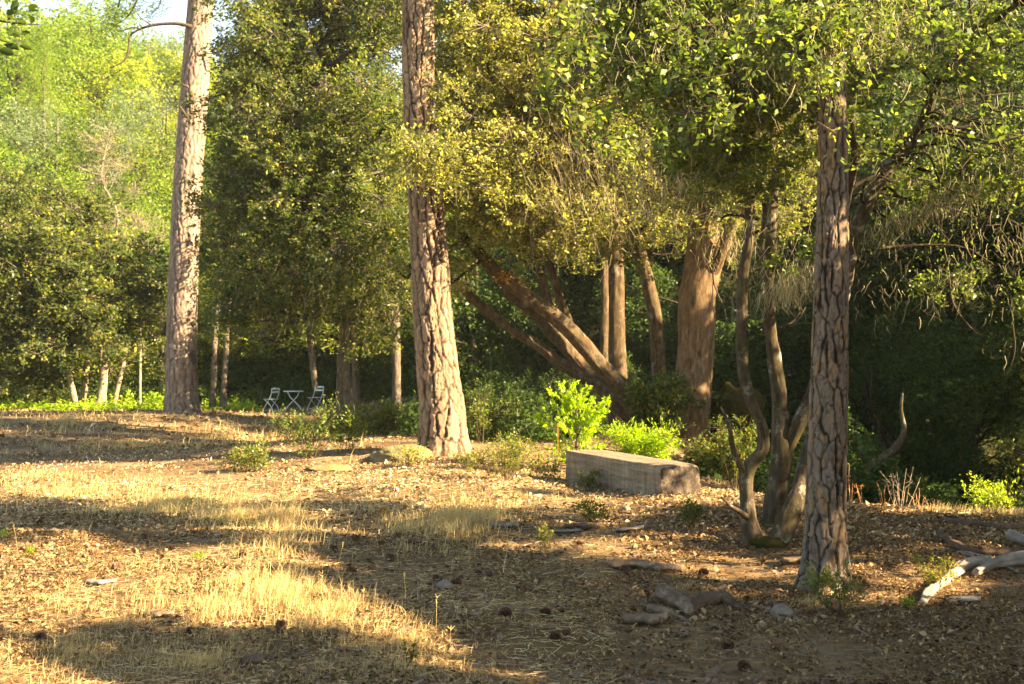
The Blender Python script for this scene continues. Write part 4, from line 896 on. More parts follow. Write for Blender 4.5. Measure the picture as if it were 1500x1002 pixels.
SL = 'unseen oak placed beyond the right edge to shade the clearing'
for x, y, zc, r, n in ((6.4, 4.6, 3.3, 2.0, 110), (7.4, 8.0, 3.2, 2.1, 120), (8.6, 11.2, 3.2, 2.1, 120), (9.4, 14.6, 3.0, 2.1, 110), (10.6, 18, 3.0, 2.2, 100), (11.8, 3.0, 5.6, 2.5, 130), (12.4, 7.4, 5.6, 2.5, 130), (13.2, 12, 5.6, 2.5, 120), (14.6, 16.6, 5.4, 2.5, 120), (13.2, 22.5, 3.8, 2.8, 150), (12.2, 27, 2.2, 2.8, 150), (14.5, 32, 4, 3.2, 160), (10.9, 24.4, 4.6, 2.2, 120), (13.8, 28.5, 6.5, 2.6, 150), (16.5, 21.5, 6.4, 3.0, 170), (11.6, 21.6, 6.6, 2.4, 75), (17.5, 26.5, 7, 3.6, 190), (18, 32, 8, 3.8, 190), (21, 38, 9, 4.0, 170)):
    shade_tree(x, y, zc, r, n, SL)
# extra boughs added to these unseen crowns to cast the deep shade
DARK = [([(400, 765), (560, 770), (700, 752), (780, 752), (800, 850), (1020, 910), (1000, 1000), (760, 990), (700, 925), (620, 880), (560, 845), (450, 800)], 80), ([(250, 930), (480, 975), (640, 1000), (170, 1000), (60, 935)], 16), ([(0, 752), (180, 755), (330, 785), (300, 800), (0, 780)], 26), ([(1060, 925), (1500, 905), (1500, 1000), (1000, 1000)], 30), ([(600, 742), (760, 726), (760, 736), (620, 756)], 0)]
rng = np.random.default_rng(808); ex = {}
for P_, n_ in DARK:
    A_ = np.array(P_, float); got = 0
    while got < n_:
        q = rng.uniform(A_.min(0), A_.max(0))
        if not in_poly(np.array([q[0]]), np.array([q[1]]), P_)[0]: continue
        got += 1; g = hit(q[0], q[1]); t0 = 0
        for t in np.arange(3, 30, .4):
            c = g+SUN*t
            if c[0] > .36*max(c[1], 0)+1.6: t0 = t; break
        c = g+SUN*(t0+rng.uniform(0, 2.5))
        k = int(np.argmin([math.hypot(c[0]-s[2], c[1]-s[3]) for s in ST])); ex.setdefault(k, []).append(c)
for k, C in ex.items(): boughs(ST[k][0], ST[k][1], np.array(C), 'shade', M['leaf_mid'], .55, .13, rng, 12, 36)
print('shade', time.time()-T0)

# ================================================================== UNDERGROWTH
def scatter_veg(name, label, regions, mat, size, crad, per, seed, hmin, hmax, hue=0., cull=.0, aspect=.6, flat=.5):
    rng = np.random.default_rng(seed); out = []
    for x0, x1, y0, y1, n in regions:
        y = rng.uniform(y0, y1, n); x = rng.uniform(0, 1, n)*(x1-x0)+x0; x = (x-CX)/F*y
        h = np.clip(.5+.9*n2(x, y, 2.6, 2, seed), 0, 1)
        z = ground(x, y, False)+hmin+(hmax-hmin)*h*rng.uniform(.1, 1, n)
        out.append(np.column_stack([x, y, z]))
    o = foliage(name, np.concatenate(out), per, crad, size, mat, None, (0, 0, 0), rng, cull, flat=flat, aspect=aspect, twigs=False, hue=hue)
    return tag(o, label, 'undergrowth', None, 'stuff')
scatter_veg('ravine_undergrowth', 'dark green ferns and vines smothering the shaded ravine and slope behind the pines', [(1020, 1620, 20.6, 30, 560), (1000, 1640, 30, 46, 620), (1150, 1620, 19.6, 24, 420), (560, 1050, 27, 44, 440), (560, 1000, 44, 60, 260)], M['leaf_under'], .11, .45, 44, 301, .0, 1.3)
scatter_veg('edge_undergrowth', 'dark shrubby undergrowth at the back of the clearing behind the folding chairs', [(300, 620, 50.5, 62, 620), (-60, 300, 51, 60, 420)], M['leaf_under'], .12, .5, 46, 302, .0, 1.7, hue=.15)
scatter_veg('sunlit_ground_cover', 'bright lime ground cover catching the sun along the far left edge of the clearing', [(-40, 240, 47.0, 50.5, 300), (295, 380, 48.5, 50.5, 40)], M['leaf_lime'], .12, .34, 34, 303, .0, .6, cull=.9)
scatter_veg('shade_ground_cover', 'low green ground cover behind the cafe table', [(200, 560, 50.2, 52, 200), (480, 620, 30, 46, 120)], M['leaf_under'], .09, .3, 34, 304, .0, .4, hue=.4)
print('under', time.time()-T0)

# ================================================================== GROUND LITTER AND GRASS
def scatter_px(n, x0, x1, y0, y1, rng):
    """scatter over the ground area that the frame shows between two distances"""
    Y = rng.uniform(y0, y1, n); X = (rng.uniform(x0, x1, n)-CX)/F*Y
    return X, Y
GRASSY = [([(150, 880), (330, 820), (470, 820), (560, 850), (700, 930), (760, 1010), (420, 1010), (300, 930)], 1), ([(-40, 700), (280, 715), (420, 760), (330, 790), (-40, 770)], 1)]
rng = np.random.default_rng(400)
PATH = np.array([hit(x, y)[:2] for x, y in ((900, 1000), (780, 930), (700, 870), (600, 815), (500, 770), (380, 735), (260, 705), (100, 690), (-60, 680))])
def path_d(X, Y):
    d = np.full(len(X), 99.)
    for a, b in zip(PATH[:-1], PATH[1:]):
        ab = b-a; t = np.clip(((X-a[0])*ab[0]+(Y-a[1])*ab[1])/(ab@ab), 0, 1); d = np.minimum(d, np.hypot(X-a[0]-t*ab[0], Y-a[1]-t*ab[1]))
    return d
def litter(n, size, y0, y1, mat, label, name, aspect, hue, dens_seed, thr, flat=.55, lift=.012):
    X, Y = scatter_px(int(n*1.7), -60, 1560, y0, y1, rng)
    d = n2(X, Y, .8, 3, dens_seed)+.5*n2(X, Y, 2.6, 2, dens_seed+1)
    k = rng.random(len(X)) < np.clip(.5+thr+d*1.7, .05, 1)*np.clip((path_d(X, Y)-.1)/.9, .4, 1)
    X, Y = X[k][:n], Y[k][:n]; Z = ground(X, Y)+lift+rng.random(len(X))*.02
    C = np.column_stack([X, Y, Z]); V, Fq = leaves_geo(C, size*np.clip(rng.lognormal(-.15, .45, len(X)), .3, 2.2), aspect, flat, 0, rng, fold=.5)
    r = np.clip(rng.beta(1.6, 1.8, len(X))*.9+hue+.12*d[k][:n], 0, 1)
    o = mesh_np(name, V, Fq, mat, None, {'rnd': r}); return tag(o, label, 'leaf litter', None, 'stuff')
litter(80000, .033, 7.2, 16, M['litter'], 'dry tan and brown oak leaves strewn thickly over the near ground', 'leaf_litter', .5, -.15, 5, .25)
litter(56000, .046, 14, 27, M['litter'], 'dry oak leaves strewn over the mound and around the timber block', 'leaf_litter', .45, .08, 7, .25)
litter(12000, .10, 26, 48, M['litter'], 'sparse pale leaf litter on the far floor of the clearing', 'leaf_litter', .5, -.05, 9, .0)
def needles(n, L, W, y0, y1, label, mat='needle_litter', x1=1560, name='pine_needle_litter', cat='pine needles'):
    X, Y = scatter_px(n, -60, x1, y0, y1, rng); Z = ground(X, Y)+.012+rng.random(n)*.015
    a = rng.uniform(0, 6.28, n); d = np.column_stack([np.cos(a), np.sin(a), rng.normal(size=n)*.08])*(L*rng.uniform(.5, 1.2, (n, 1))/2)
    w = np.column_stack([-np.sin(a), np.cos(a), rng.normal(size=n)*.3])*W/2; C = np.column_stack([X, Y, Z])
    V = np.stack([C-d-w, C-d+w, C+d+w, C+d-w], 1).reshape(-1, 3)
    o = mesh_np(name, V, np.arange(n)[:, None]*4+np.arange(4)[None], M[mat], None, {'rnd': rng.random(n)})
    tag(o, label, cat, None, 'stuff')
needles(40000, .13, .004, 7.2, 16, 'thin brown pine needles lying crosswise over the near ground')
needles(12000, .2, .006, 16, 32, 'brown pine needles matted over the farther track')
needles(26000, .11, .005, 7.4, 20, 'flattened dry grass stems matted over the left half of the clearing', 'dry_grass', 900, 'flattened_straw', 'straw')
# twigs on the ground
n = 900; X, Y = scatter_px(n, -40, 1540, 7.5, 24, rng); A = np.column_stack([X, Y, ground(X, Y)+.02]); a = rng.uniform(0, 6.28, n); L = rng.uniform(.08, .45, n)
B = A+np.column_stack([np.cos(a)*L, np.sin(a)*L, np.zeros(n)]); B[:, 2] = ground(B[:, 0], B[:, 1])+.025
V, q = twigs_geo(A, B, rng.uniform(.003, .009, n), .002)
tag(mesh_np('twig_litter', V, q, M['bark_pale'], None, None, False, {'bark': np.full(len(V), .6)}), 'short broken twigs scattered through the leaf litter', 'twigs', None, 'stuff')
# small bark chips
n = 2600; X, Y = scatter_px(n, 380, 1560, 8, 19, rng); kk = n2(X, Y, 1.2, 2, 61) > -.1; X, Y = X[kk], Y[kk]
V, Fq = leaves_geo(np.column_stack([X, Y, ground(X, Y)+.02]), .09, .55, .7, 0, rng, fold=.12)
tag(mesh_np('bark_chip_litter', V, Fq, M['bark_chunk'], None, {'rnd': rng.random(len(X))}), 'flat chips of shed pine bark scattered around the right pine and timber block', 'bark chips', None, 'stuff')

def grass(name, label, zones, mat, seed, width=.0021, lean=.95, cat='grass'):
    rng = np.random.default_rng(seed); Xs, Ys, Hs = [], [], []
    for px, py, rx, ry, n, h in zones:
        n = int(n*1.35)
        t = rng.uniform(0, 6.28, n); r = np.abs(rng.normal(size=n))*.75; qx = px+rx*r*np.cos(t); qy = py+ry*r*np.sin(t)
        c = hit(px, py); Yc = c[1]
        dY = Yc*Yc/(F*1.75)*ry
        Y = Yc-dY*r*np.sin(t); X = (qx-CX)/F*Y; Xs.append(X); Ys.append(Y); Hs.append(np.full(n, h))
    X = np.concatenate(Xs); Y = np.concatenate(Ys); H = np.concatenate(Hs)
    d = n2(X, Y, .35, 3, seed); k = rng.random(len(X)) < np.clip(.6+1.3*d, .08, 1); X, Y, H, d = X[k], Y[k], H[k], d[k]
    X = X+rng.normal(size=len(X))*.02; n = len(X); H = H*rng.uniform(.15, 1.0, n)**1.6*1.05*(1+.5*np.clip(d, -.5, .8))
    B = np.column_stack([X, Y, ground(X, Y)-.01]); a = rng.uniform(0, 6.28, n); ln = np.abs(rng.normal(size=n))*lean
    wind = .25; l = np.column_stack([np.cos(a)*ln+wind, np.sin(a)*ln])*H[:, None]
    w = unit(np.column_stack([np.cos(a+1.57+rng.normal(size=n)*.6), np.sin(a+1.57), np.zeros(n)]))*width*rng.uniform(.6, 1.3, (n, 1))*(B[:, 1:2]/11)
    V = np.zeros((n, 5, 3)); m = B+np.column_stack([l*.3, H*.55]); tp = B+np.column_stack([l, H*np.clip(1-.25*ln, .3, 1)])
    V[:, 0] = B-w; V[:, 1] = B+w; V[:, 2] = m+w*.7; V[:, 3] = m-w*.7; V[:, 4] = tp
    o = np.arange(n)[:, None]*5
    o_ = mesh_np(name, V.reshape(-1, 3), [o+np.array([[0, 1, 2, 3]]), o+np.array([[3, 2, 4]])], mat, None, {'rnd': np.tile(np.clip(rng.random(n)*.8+.2*d, 0, 1), 2)})
    return tag(o_, label, cat, None, 'stuff')
grass('dry_grass', 'tall dry straw-coloured grass blazing in the sun in the left foreground', [(290, 890, 90, 22, 3400, .17), (400, 870, 90, 26, 5000, .2), (500, 900, 80, 26, 3600, .16), (600, 945, 90, 22, 3200, .12), (340, 860, 80, 20, 2600, .15), (640, 985, 110, 14, 2000, .1), (400, 800, 60, 16, 1500, .2), (410, 765, 50, 16, 1800, .22)], M['dry_grass'], 501)
grass('dry_grass', 'short matted dry grass in the bottom left corner', [(100, 960, 160, 45, 5200, .10), (60, 880, 120, 30, 2800, .09), (300, 975, 130, 25, 2800, .09), (480, 985, 120, 16, 1500, .08), (220, 830, 120, 20, 1500, .07), (60, 800, 90, 22, 900, .06)], M['dry_grass'], 502, lean=.8)
grass('dry_grass', 'fine pale dry grass standing in shade left of the timber block', [(660, 768, 70, 22, 3800, .2), (600, 775, 60, 18, 2200, .16), (720, 760, 40, 14, 1200, .16)], M['dry_grass'], 503)
grass('dry_grass', 'thin dry grass strip across the left half of the clearing', [(100, 725, 160, 16, 3600, .17), (250, 745, 120, 18, 3600, .2), (350, 765, 80, 18, 2600, .2), (60, 700, 120, 8, 1400, .15), (420, 785, 60, 14, 1200, .16)], M['dry_grass'], 504)
grass('dry_grass', 'far dry grass tufts on the back slope of the clearing', [(480, 640, 90, 18, 3200, .3), (330, 640, 130, 18, 2400, .22), (540, 625, 60, 14, 1600, .3), (100, 620, 140, 12, 2000, .25), (190, 655, 140, 10, 1500, .2)], M['dry_grass'], 505)
grass('dry_grass', 'bright dry grass fringe along the ravine edge right of the pines', [(1290, 740, 60, 10, 1500, .16), (1400, 752, 70, 10, 1500, .16), (1480, 756, 60, 10, 1000, .16), (1080, 718, 60, 8, 700, .1), (1060, 725, 50, 8, 500, .1)], M['dry_grass'], 506)
grass('dry_grass', 'sparse dry tufts in the dappled litter on the right', [(1180, 885, 120, 14, 900, .07), (1400, 880, 120, 24, 1100, .07), (1000, 860, 60, 20, 400, .07), (1250, 720, 12, 60, 220, .2), (760, 730, 80, 12, 900, .12), (560, 745, 60, 10, 700, .12)], M['dry_grass'], 507)
grass('green_grass', 'greenish grass tufts mixed into the dry strip at left', [(100, 720, 110, 12, 800, .15), (270, 745, 110, 14, 1100, .2), (330, 770, 70, 12, 600, .18), (180, 700, 30, 6, 100, .12), (20, 600, 120, 8, 500, .3), (1470, 745, 60, 10, 300, .15), (160, 605, 60, 8, 300, .3)], M['green_grass'], 508)
def stalks(name, label, spots, H, mat, seed):
    rng = np.random.default_rng(seed); A, B, ra = [], [], []
    for px, py, h in spots:
        b = hit(px, py); t = b+np.array([rng.normal()*.12, rng.normal()*.08, 1])*h; m = b*.5+t*.5+rng.normal(size=3)*h*.04
        A += [b, m]; B += [m, t]; ra += [.0018, .0012]
        for j in range(6):
            s = m+(t-m)*rng.uniform(.3, 1); A.append(s); B.append(s+np.array([rng.normal()*.02, rng.normal()*.02, .03])*.8); ra.append(.0016)
    V, q = twigs_geo(np.array(A), np.array(B), np.array(ra), np.array(ra)*.5)
    tag(mesh_np(name, V, q, mat, None, {'rnd': np.full(len(q), .8)}, False, {'bark': np.full(len(V), .9)}), label, 'grass', None, 'stuff')
stalks('grass_stalks', 'single tall dry grass stalks standing above the litter', [(int(x), int(y), h) for x, y, h in zip(rng.uniform(0, 1200, 90), rng.uniform(720, 990, 90), rng.uniform(.1, .3, 90)) if x < 760][:36], 1, M['dry_grass'], 9)
print('litter', time.time()-T0)

# ================================================================== TIMBER BLOCK
def timber():
    near = np.array([1.771, 17.0]); far = np.array([.734, 19.6]); ax = (far-near); L = np.linalg.norm(ax); ax = ax/L; sd = np.array([-ax[1], ax[0]])
    if sd[0] < 0: sd = -sd
    wd = .56; zt, zb = .592, .14
    c = near+ax*L/2+sd*wd/2
    root = thing('timber_block', 'long massive squared timber block with sunlit top and charred rough end, used as a bench', 'timber bench', (c[0], c[1], gz(*c)))
    off = np.array(root.location); root.rotation_euler = (0, 0, math.atan2(ax[1], ax[0]))
    nl, nw, nh = 150, 36, 28
    def face(fn, na, nb):
        a, b = np.meshgrid(np.linspace(0, 1, na), np.linspace(0, 1, nb)); return fn(a.ravel(), b.ravel()), na, nb
    def P(l, w, h): return np.column_stack([near[0]+ax[0]*l*L+sd[0]*w*wd, near[1]+ax[1]*l*L+sd[1]*w*wd, zb+(zt-zb)*h])
    S = [face(lambda a, b: (a, b, np.ones_like(a)), nl, nw), face(lambda a, b: (a, np.zeros_like(a), b), nl, nh), face(lambda a, b: (a, np.ones_like(a), b), nl, nh),
         face(lambda a, b: (np.zeros_like(a), a, b), nw, nh), face(lambda a, b: (np.ones_like(a), a, b), nw, nh), face(lambda a, b: (a, b, np.zeros_like(a)), nl, nw)]
    parts = {'end': [3], 'body': [0, 1, 2, 4, 5]}
    ctr = P(np.array([.5]), np.array([.5]), np.array([.5]))[0]
    for nm, ids in parts.items():
        Vs, Fs, As, n = [], [], [], 0
        for i in ids:
            (l, w, h), na, nb = S[i]
            # round and break the corners
            lm, wm, hm = (l-.5)*L, (w-.5)*wd, (h-.5)*(zt-zb)
            q = np.column_stack([lm, wm, hm]); hd = np.array([L/2, wd/2, (zt-zb)/2]); rr = .018
            rr_ = rr+.02*np.clip(fbm(q*3, 2, 3), 0, 1)+np.where((l < .06) & (w < .35) & (h > .5), .05, 0)+np.where((l < .12) & (w > .5) & (h > .5), .06*np.clip(1-l/.12, 0, 1), 0)
            inner = np.clip(q, -(hd-rr_[:, None]), hd-rr_[:, None]); dd = q-inner; ln = np.linalg.norm(dd, axis=1)
            q = np.where(ln[:, None] > 1e-6, inner+dd/np.maximum(ln, 1e-6)[:, None]*np.minimum(ln, rr_)[:, None], q)
            nrm = unit(dd+1e-9)
            # long drying checks
            g1 = fbm(np.column_stack([q[:, 0]*.9, q[:, 1]*9, q[:, 2]*9]), 4, 5)
            ck = np.clip(1-np.abs(hm-.02-.05*np.sin(lm*1.3)-.02*fbm(q*4, 2, 7))/.007, 0, 1)*(np.abs(w-.5) > .45)*np.clip((lm+1.35)*2, 0, 1)*(fbm(q*np.array([1.3, 1, 1]), 2, 12) > -.15)
            ck2 = np.clip(1-np.abs(hm+.10+.03*fbm(q*3, 2, 9))/.006, 0, 1)*(lm < -.2)*(np.abs(w-.5) > .45)
            ck3 = np.clip(1-np.abs(wm-.05-.03*fbm(q*2, 2, 8))/.007, 0, 1)*(h > .95)*(lm < .6)
            dk = np.maximum.reduce([ck, ck2, ck3])
            disp = .009*g1-.018*dk+.004*fbm(q*np.array([4, 40, 40]), 2, 55)
            if i == 3:
                rg = fbm(q*np.array([1, 7, 7]), 4, 15); disp = disp+.022*rg-.02*np.clip(fbm(q*np.array([1, 16, 16]), 2, 16), 0, 1)
            q = q+nrm*disp[:, None]
            sg = 1.0 if (ax[0]*sd[1]-ax[1]*sd[0]) > 0 else -1.0
            V = np.column_stack([q[:, 0], q[:, 1]*sg, ctr[2]-off[2]+q[:, 2]])
            a_ = np.arange(nb-1)[:, None]*na+np.arange(na-1)[None]; a_ = a_.ravel()
            Vs.append(V); Fs.append(np.stack([a_, a_+1, a_+1+na, a_+na], 1)+n); As.append(1-dk*.95); n += len(V)
        mesh_np('end_grain' if nm == 'end' else 'beam', np.concatenate(Vs), np.concatenate(Fs), M['timber_end'] if nm == 'end' else M['timber'], root, None, True, {'bark': np.concatenate(As)})
    return root
M['timber_end'] = rough_mat('timber_end_grain', lambda nt: ramp(nt, [(.3, (.025, .02, .016)), (.5, (.09, .07, .055)), (.7, (.22, .175, .14))], noise(nt, 5, 8, .72, coords(nt, (1.5, 1.5, 1)))), .92, .1, lambda nt: noise(nt, 20, 8, .75, coords(nt)), .9, .03)
timber()

# ================================================================== CAFE TABLE AND CHAIRS
def rod(P, r, parent, name, nu=6, nv=14):
    V, Fq, tri, a = tube_geo(P, [r]*len(P), nv, nu); return mesh_np(name, V, [Fq, tri], M['metal'], parent, None, True, {'bark': a})
def box_part(name, c, s, parent, mat, rx=0.0):
    V = np.array([[x, y, z] for x in (-.5, .5) for y in (-.5, .5) for z in (-.5, .5)])*np.array(s)
    bev = V.copy(); ca, sa = math.cos(rx), math.sin(rx); V = np.column_stack([V[:, 0], V[:, 1]*ca-V[:, 2]*sa, V[:, 1]*sa+V[:, 2]*ca])+np.array(c)
    Fq = np.array([[0, 1, 3, 2], [4, 6, 7, 5], [0, 4, 5, 1], [2, 3, 7, 6], [0, 2, 6, 4], [1, 5, 7, 3]])
    return mesh_np(name, V, Fq, mat, parent)
def chair(label, loc, rz):
    t = thing('folding_chair', label, 'folding chair', loc, rz, 'pale metal folding chairs at the cafe table')
    w = .19
    for s in (-1, 1):
        rod([(s*w, -.24, 0), (s*w, -.14, .2), (s*w, .02, .40), (s*w, .14, .62), (s*w, .17, .82)], .014, t, 'long_leg')     # front foot to back rest, behind
        rod([(s*(w-.03), .22, 0), (s*(w-.03), .12, .2), (s*(w-.03), -.06, .36), (s*(w-.03), -.19, .44)], .014, t, 'short_leg')
    for z in (.80, .69): box_part('back_slat', (0, .16+(z-.7)*.1, z), (.40, .014, .062), t, M['metal'], -.15)
    for k in range(6): box_part('seat_slat', (0, -.18+k*.062, .452), (.38, .045, .014), t, M['metal'])
    rod([(-w, -.215, .07), (w, -.215, .07)], .008, t, 'crossbar', nv=4); rod([(-w, .2, .06), (w, .2, .06)], .008, t, 'crossbar', nv=4)
    return t
def pos(px, Y): x = (px-CX)/F*Y; return (x, Y, gz(x, Y)-.01)
chair('pale blue folding chair seen edge-on, left of the small cafe table', pos(398, 48.0), rad(238))
chair('pale blue folding chair turned towards us, right of the small cafe table', pos(463, 48.4), rad(-32))
t = thing('cafe_table', 'small pale blue folding cafe table with crossed curved legs between two folding chairs', 'cafe table', pos(430, 48.2), rad(8))
box_part('table_top', (0, 0, .70), (.66, .56, .022), t, M['metal'])
for s in (-1, 1):
    for q in (-1, 1):
        rod([(q*.30, s*.22, 0), (q*.24, s*.22, .12), (q*.06, s*.22, .33), (-q*.12, s*.22, .52), (-q*.20, s*.22, .69)], .015, t, 'leg')
rod([(-.28, -.22, .05), (-.28, .22, .05)], .008, t, 'crossbar', nv=4); rod([(.28, -.22, .05), (.28, .22, .05)], .008, t, 'crossbar', nv=4)

# ================================================================== PLANTS
def plant(label, px, py, w_px, h_px, leafm, n_stem, per_stem, lsize, seed, Y=None, aspect=.55, cat='shrub', name='low_shrub', stemmat=None, spread=1.0, group=None, dome=False, sr=.004, cull=.9, hue=0.):
    rng = np.random.default_rng(seed)
    if Y is None: b = hit(px, py)
    else:
        x = (px-CX)/F*Y; b = np.array([x, Y, gz(x, Y)])
    Yb = b[1]; W = pxm(w_px, Yb)/2; H = pxm(h_px, Yb)
    root = thing(name, label, cat, b, group=group); A, B, ra, LP, LD = [], [], [], [], []
    if leafm is not None: per_stem = int(per_stem*1.7)
    for i in range(n_stem):
        a = rng.uniform(0, 6.28); rr = W*rng.uniform(.05, 1)**.6*spread; s = b+np.array([math.cos(a), math.sin(a)*.7, 0])*min(W*.35, .15)*rng.random()
        tp = b+np.array([math.cos(a)*rr, math.sin(a)*rr*.8, H*rng.uniform(.55, 1.05)*(1-.35*(rr/W)**2 if dome else 1)])
        m = s*.5+tp*.5+rng.normal(size=3)*W*.1+np.array([0, 0, H*.08])
        A += [s, m]; B += [m, tp]; ra += [sr, sr*.7]
        for j in range(max(2, per_stem//9)):
            f = rng.uniform(.25, 1); s2 = (s+(m-s)*f*2) if f < .5 else (m+(tp-m)*(f-.5)*2)
            d2 = unit(rng.normal(size=3)+np.array([0, 0, .5])); L2 = (W*.35+.03)*rng.uniform(.4, 1); e2 = s2+d2*L2
            A.append(s2); B.append(e2); ra.append(sr*.5)
            for q in range(9):
                LP.append(s2+(e2-s2)*rng.uniform(.2, 1.1)+rng.normal(size=3)*lsize*.45); LD.append(d2)
    V, q = twigs_geo(np.array(A), np.array(B), np.array(ra), np.array(ra)*.6)
    mesh_np('stem', V-b, q, stemmat or M['bark_lean'], root, {'rnd': np.full(len(q), .5)}, False, {'bark': np.full(len(V), .7)})
    if leafm is not None:
        LP = np.array(LP); LD = np.array(LD); kk = shade_cull(LP, rng, cull); LP, LD = LP[kk], LD[kk]; V, Fq = leaves_geo(LP, lsize, aspect, .45, 0, rng, axis=LD)
        o = mesh_np('leaves', V-b, Fq, leafm, root, {'rnd': np.clip(rng.random(len(LP))+hue, 0, 1)}); o['kind'] = 'stuff'
    return root
# conifer sapling with flat sprays
def sapling():
    rng = np.random.default_rng(640); Y = 20.4; b = np.array([(838-CX)/F*Y, Y, 0]); b[2] = gz(b[0], Y)
    root = thing('cedar_sapling', 'glowing lime green young conifer sapling with feathery flat sprays, behind the timber block', 'sapling', b)
    top = at(842, 568, Y)
    tube('trunk', [b-[0, 0, .05], at(846, 640, Y), at(848, 605, Y), top], [.022, .017, .012, .004], M['bark_pale'], root, 20, 8, None, b)
    ends = [(842, 564), (822, 566), (862, 570), (806, 574), (836, 580), (868, 586), (884, 586), (896, 594), (884, 604), (874, 614), (858, 622), (890, 590), (878, 598), (812, 590), (796, 600), (788, 612), (800, 622), (822, 600), (826, 586), (850, 590), (856, 600), (840, 610), (866, 606), (852, 574), (830, 574), (862, 634), (872, 650), (878, 655), (816, 652), (806, 658), (826, 644), (812, 646), (836, 632), (820, 612), (846, 584), (880, 610), (872, 620)]
    LP, LD, A, B, ra = [], [], [], [], []
    for ex, ey in ends:
        e = at(ex, ey, Y+rng.normal()*.22); f = np.clip((655-ey)/95-.18, .05, .95); s = np.array([b[0]+.05, Y, b[2]+(top[2]-b[2])*f])
        m = (s+e)/2+np.array([0, 0, .04]); A += [s, m]; B += [m, e]; ra += [.006, .004]
        for k in range(13):
            t = rng.uniform(.25, 1.02); c = s+(e-s)*t; d = unit(e-s); pl = unit(np.cross(d, rng.normal(size=3)))
            pl[2] *= .5; d2 = unit(d+pl*rng.choice([-1, 1])*.9); L = .13*rng.uniform(.5, 1.2)*(1.2-.4*t); e2 = c+d2*L; A.append(c); B.append(e2); ra.append(.002)
            for q in range(9):
                LP.append(c+(e2-c)*rng.uniform(.1, 1.1)+rng.normal(size=3)*.01); LD.append(unit(d2+pl*rng.choice([-.9, .9])))
    V, q = twigs_geo(np.array(A), np.array(B), np.array(ra), np.array(ra)*.6)
    mesh_np('branch', V-b, q, M['bark_pale'], root, None, False, {'bark': np.full(len(V), .8)})
    LP = np.array(LP); V, Fq = leaves_geo(LP, .064, .32, .3, .1, rng, axis=np.array(LD))
    o = mesh_np('foliage', V-b, Fq, M['needle_cedar'], root, {'rnd': rng.random(len(LP))}); o['kind'] = 'stuff'
sapling()
st = thing('orange_stick', 'thin upright orange-brown stick left of the lime green sapling trunk', 'stick', (*at(817, 650, 19.9)[:2], gz(*at(817, 650, 19.9)[:2])))
_o = np.array(st.location); V, Fq, tri, a = tube_geo([_o-[0, 0, .05], at(817, 640, 19.9), at(817, 620, 19.9)], [.004, .005, .004], 12, 8, ridges(3, .002, 2))
mesh_np('shaft', V-_o, [Fq, tri], M['orange_stick'], st, None, True, {'bark': a})

plant('bright feathery green shrub directly behind the timber block', 945, 668, 150, 52, M['needle_cedar'], 44, 80, .06, 1, Y=21.2, aspect=.3, hue=-.15)
plant('mid green bushy shrub at the foot of the thick brown trunk', 1040, 670, 110, 50, M['leaf_under'], 30, 50, .06, 2, Y=21.6, hue=.45)
plant('dark leafy shrub between the leaning oak base and the thick trunk', 960, 640, 110, 80, M['leaf_under'], 34, 60, .075, 3, Y=23.2, hue=.2)
plant('yellow-green leafy shrub with bare pinkish stems, right of the middle pine', 745, 690, 80, 66, M['leaf_shrub'], 16, 36, .05, 4, Y=20.2, cat='shrub')
plant('tangled thin shrub crossing in front of the sapling, left end of the timber block', 800, 700, 90, 50, M['leaf_shrub'], 16, 24, .045, 5, Y=19.8, stemmat=M['stalk'])
plant('sparse sunlit shrub with tiny pale leaves on the mound, nearest the grass', 740, 718, 110, 64, M['leaf_shrub'], 26, 40, .03, 6, Y=18.8, hue=.2)
plant('sunny weedy sprig patch under the middle pine, left of its foot', 600, 700, 70, 30, M['leaf_shrub'], 18, 26, .035, 7, Y=20.6, hue=.2)
plant('round yellow-green weed on the sunny slope, in front of the middle pine', 690, 700, 60, 26, M['leaf_shrub'], 16, 26, .035, 8, Y=20.2, hue=.1)
plant('big straggly olive shrub in the middle of the left slope', 455, 690, 150, 74, M['leaf_shrub'], 30, 46, .045, 9, Y=22.2, hue=-.12)
plant('green-leaved shrub just above the lower lichen boulder', 505, 675, 80, 62, M['leaf_shrub'], 18, 40, .05, 10, Y=22.4, hue=-.05)
plant('low pale yellow-green shrub at the left end of the slope thicket', 365, 702, 110, 42, M['leaf_shrub'], 26, 40, .045, 11, Y=21., dome=True, hue=.08)
plant('weedy dark shrub behind the mound, left of the middle pine', 560, 632, 90, 44, M['leaf_under'], 24, 44, .07, 12, Y=26, hue=.4)
plant('dark shrub right behind the middle pine foot', 720, 660, 90, 70, M['leaf_under'], 24, 44, .06, 13, Y=24.5, hue=.3)
plant('pale leafy sprig arching from the right side of the middle pine', 705, 650, 50, 100, M['leaf_shrub'], 9, 30, .045, 14, Y=23, hue=-.1)
plant('small dark green weed in front of the timber block near end', 1010, 772, 60, 38, M['leaf_under'], 12, 26, .04, 15, hue=.4, name='weed', cat='weed')
plant('small weed with upright green shoots at the middle of the timber block', 870, 765, 70, 30, M['leaf_under'], 12, 26, .038, 16, hue=.5, name='weed', cat='weed')
plant('weed with one pale lit shoot at the left foot of the timber block', 862, 715, 60, 26, M['leaf_under'], 12, 22, .038, 17, Y=18.4, hue=.5, name='weed', cat='weed')
plant('narrow bright green weed standing alone in the shaded litter', 802, 808, 26, 38, M['leaf_under'], 8, 30, .026, 18, hue=.7, name='weed', cat='weed')
plant('spindly green weed growing against the foot of the right pine', 1228, 902, 120, 74, M['leaf_shrub'], 20, 26, .028, 19, hue=-.2, name='weed', cat='weed', sr=.0025)
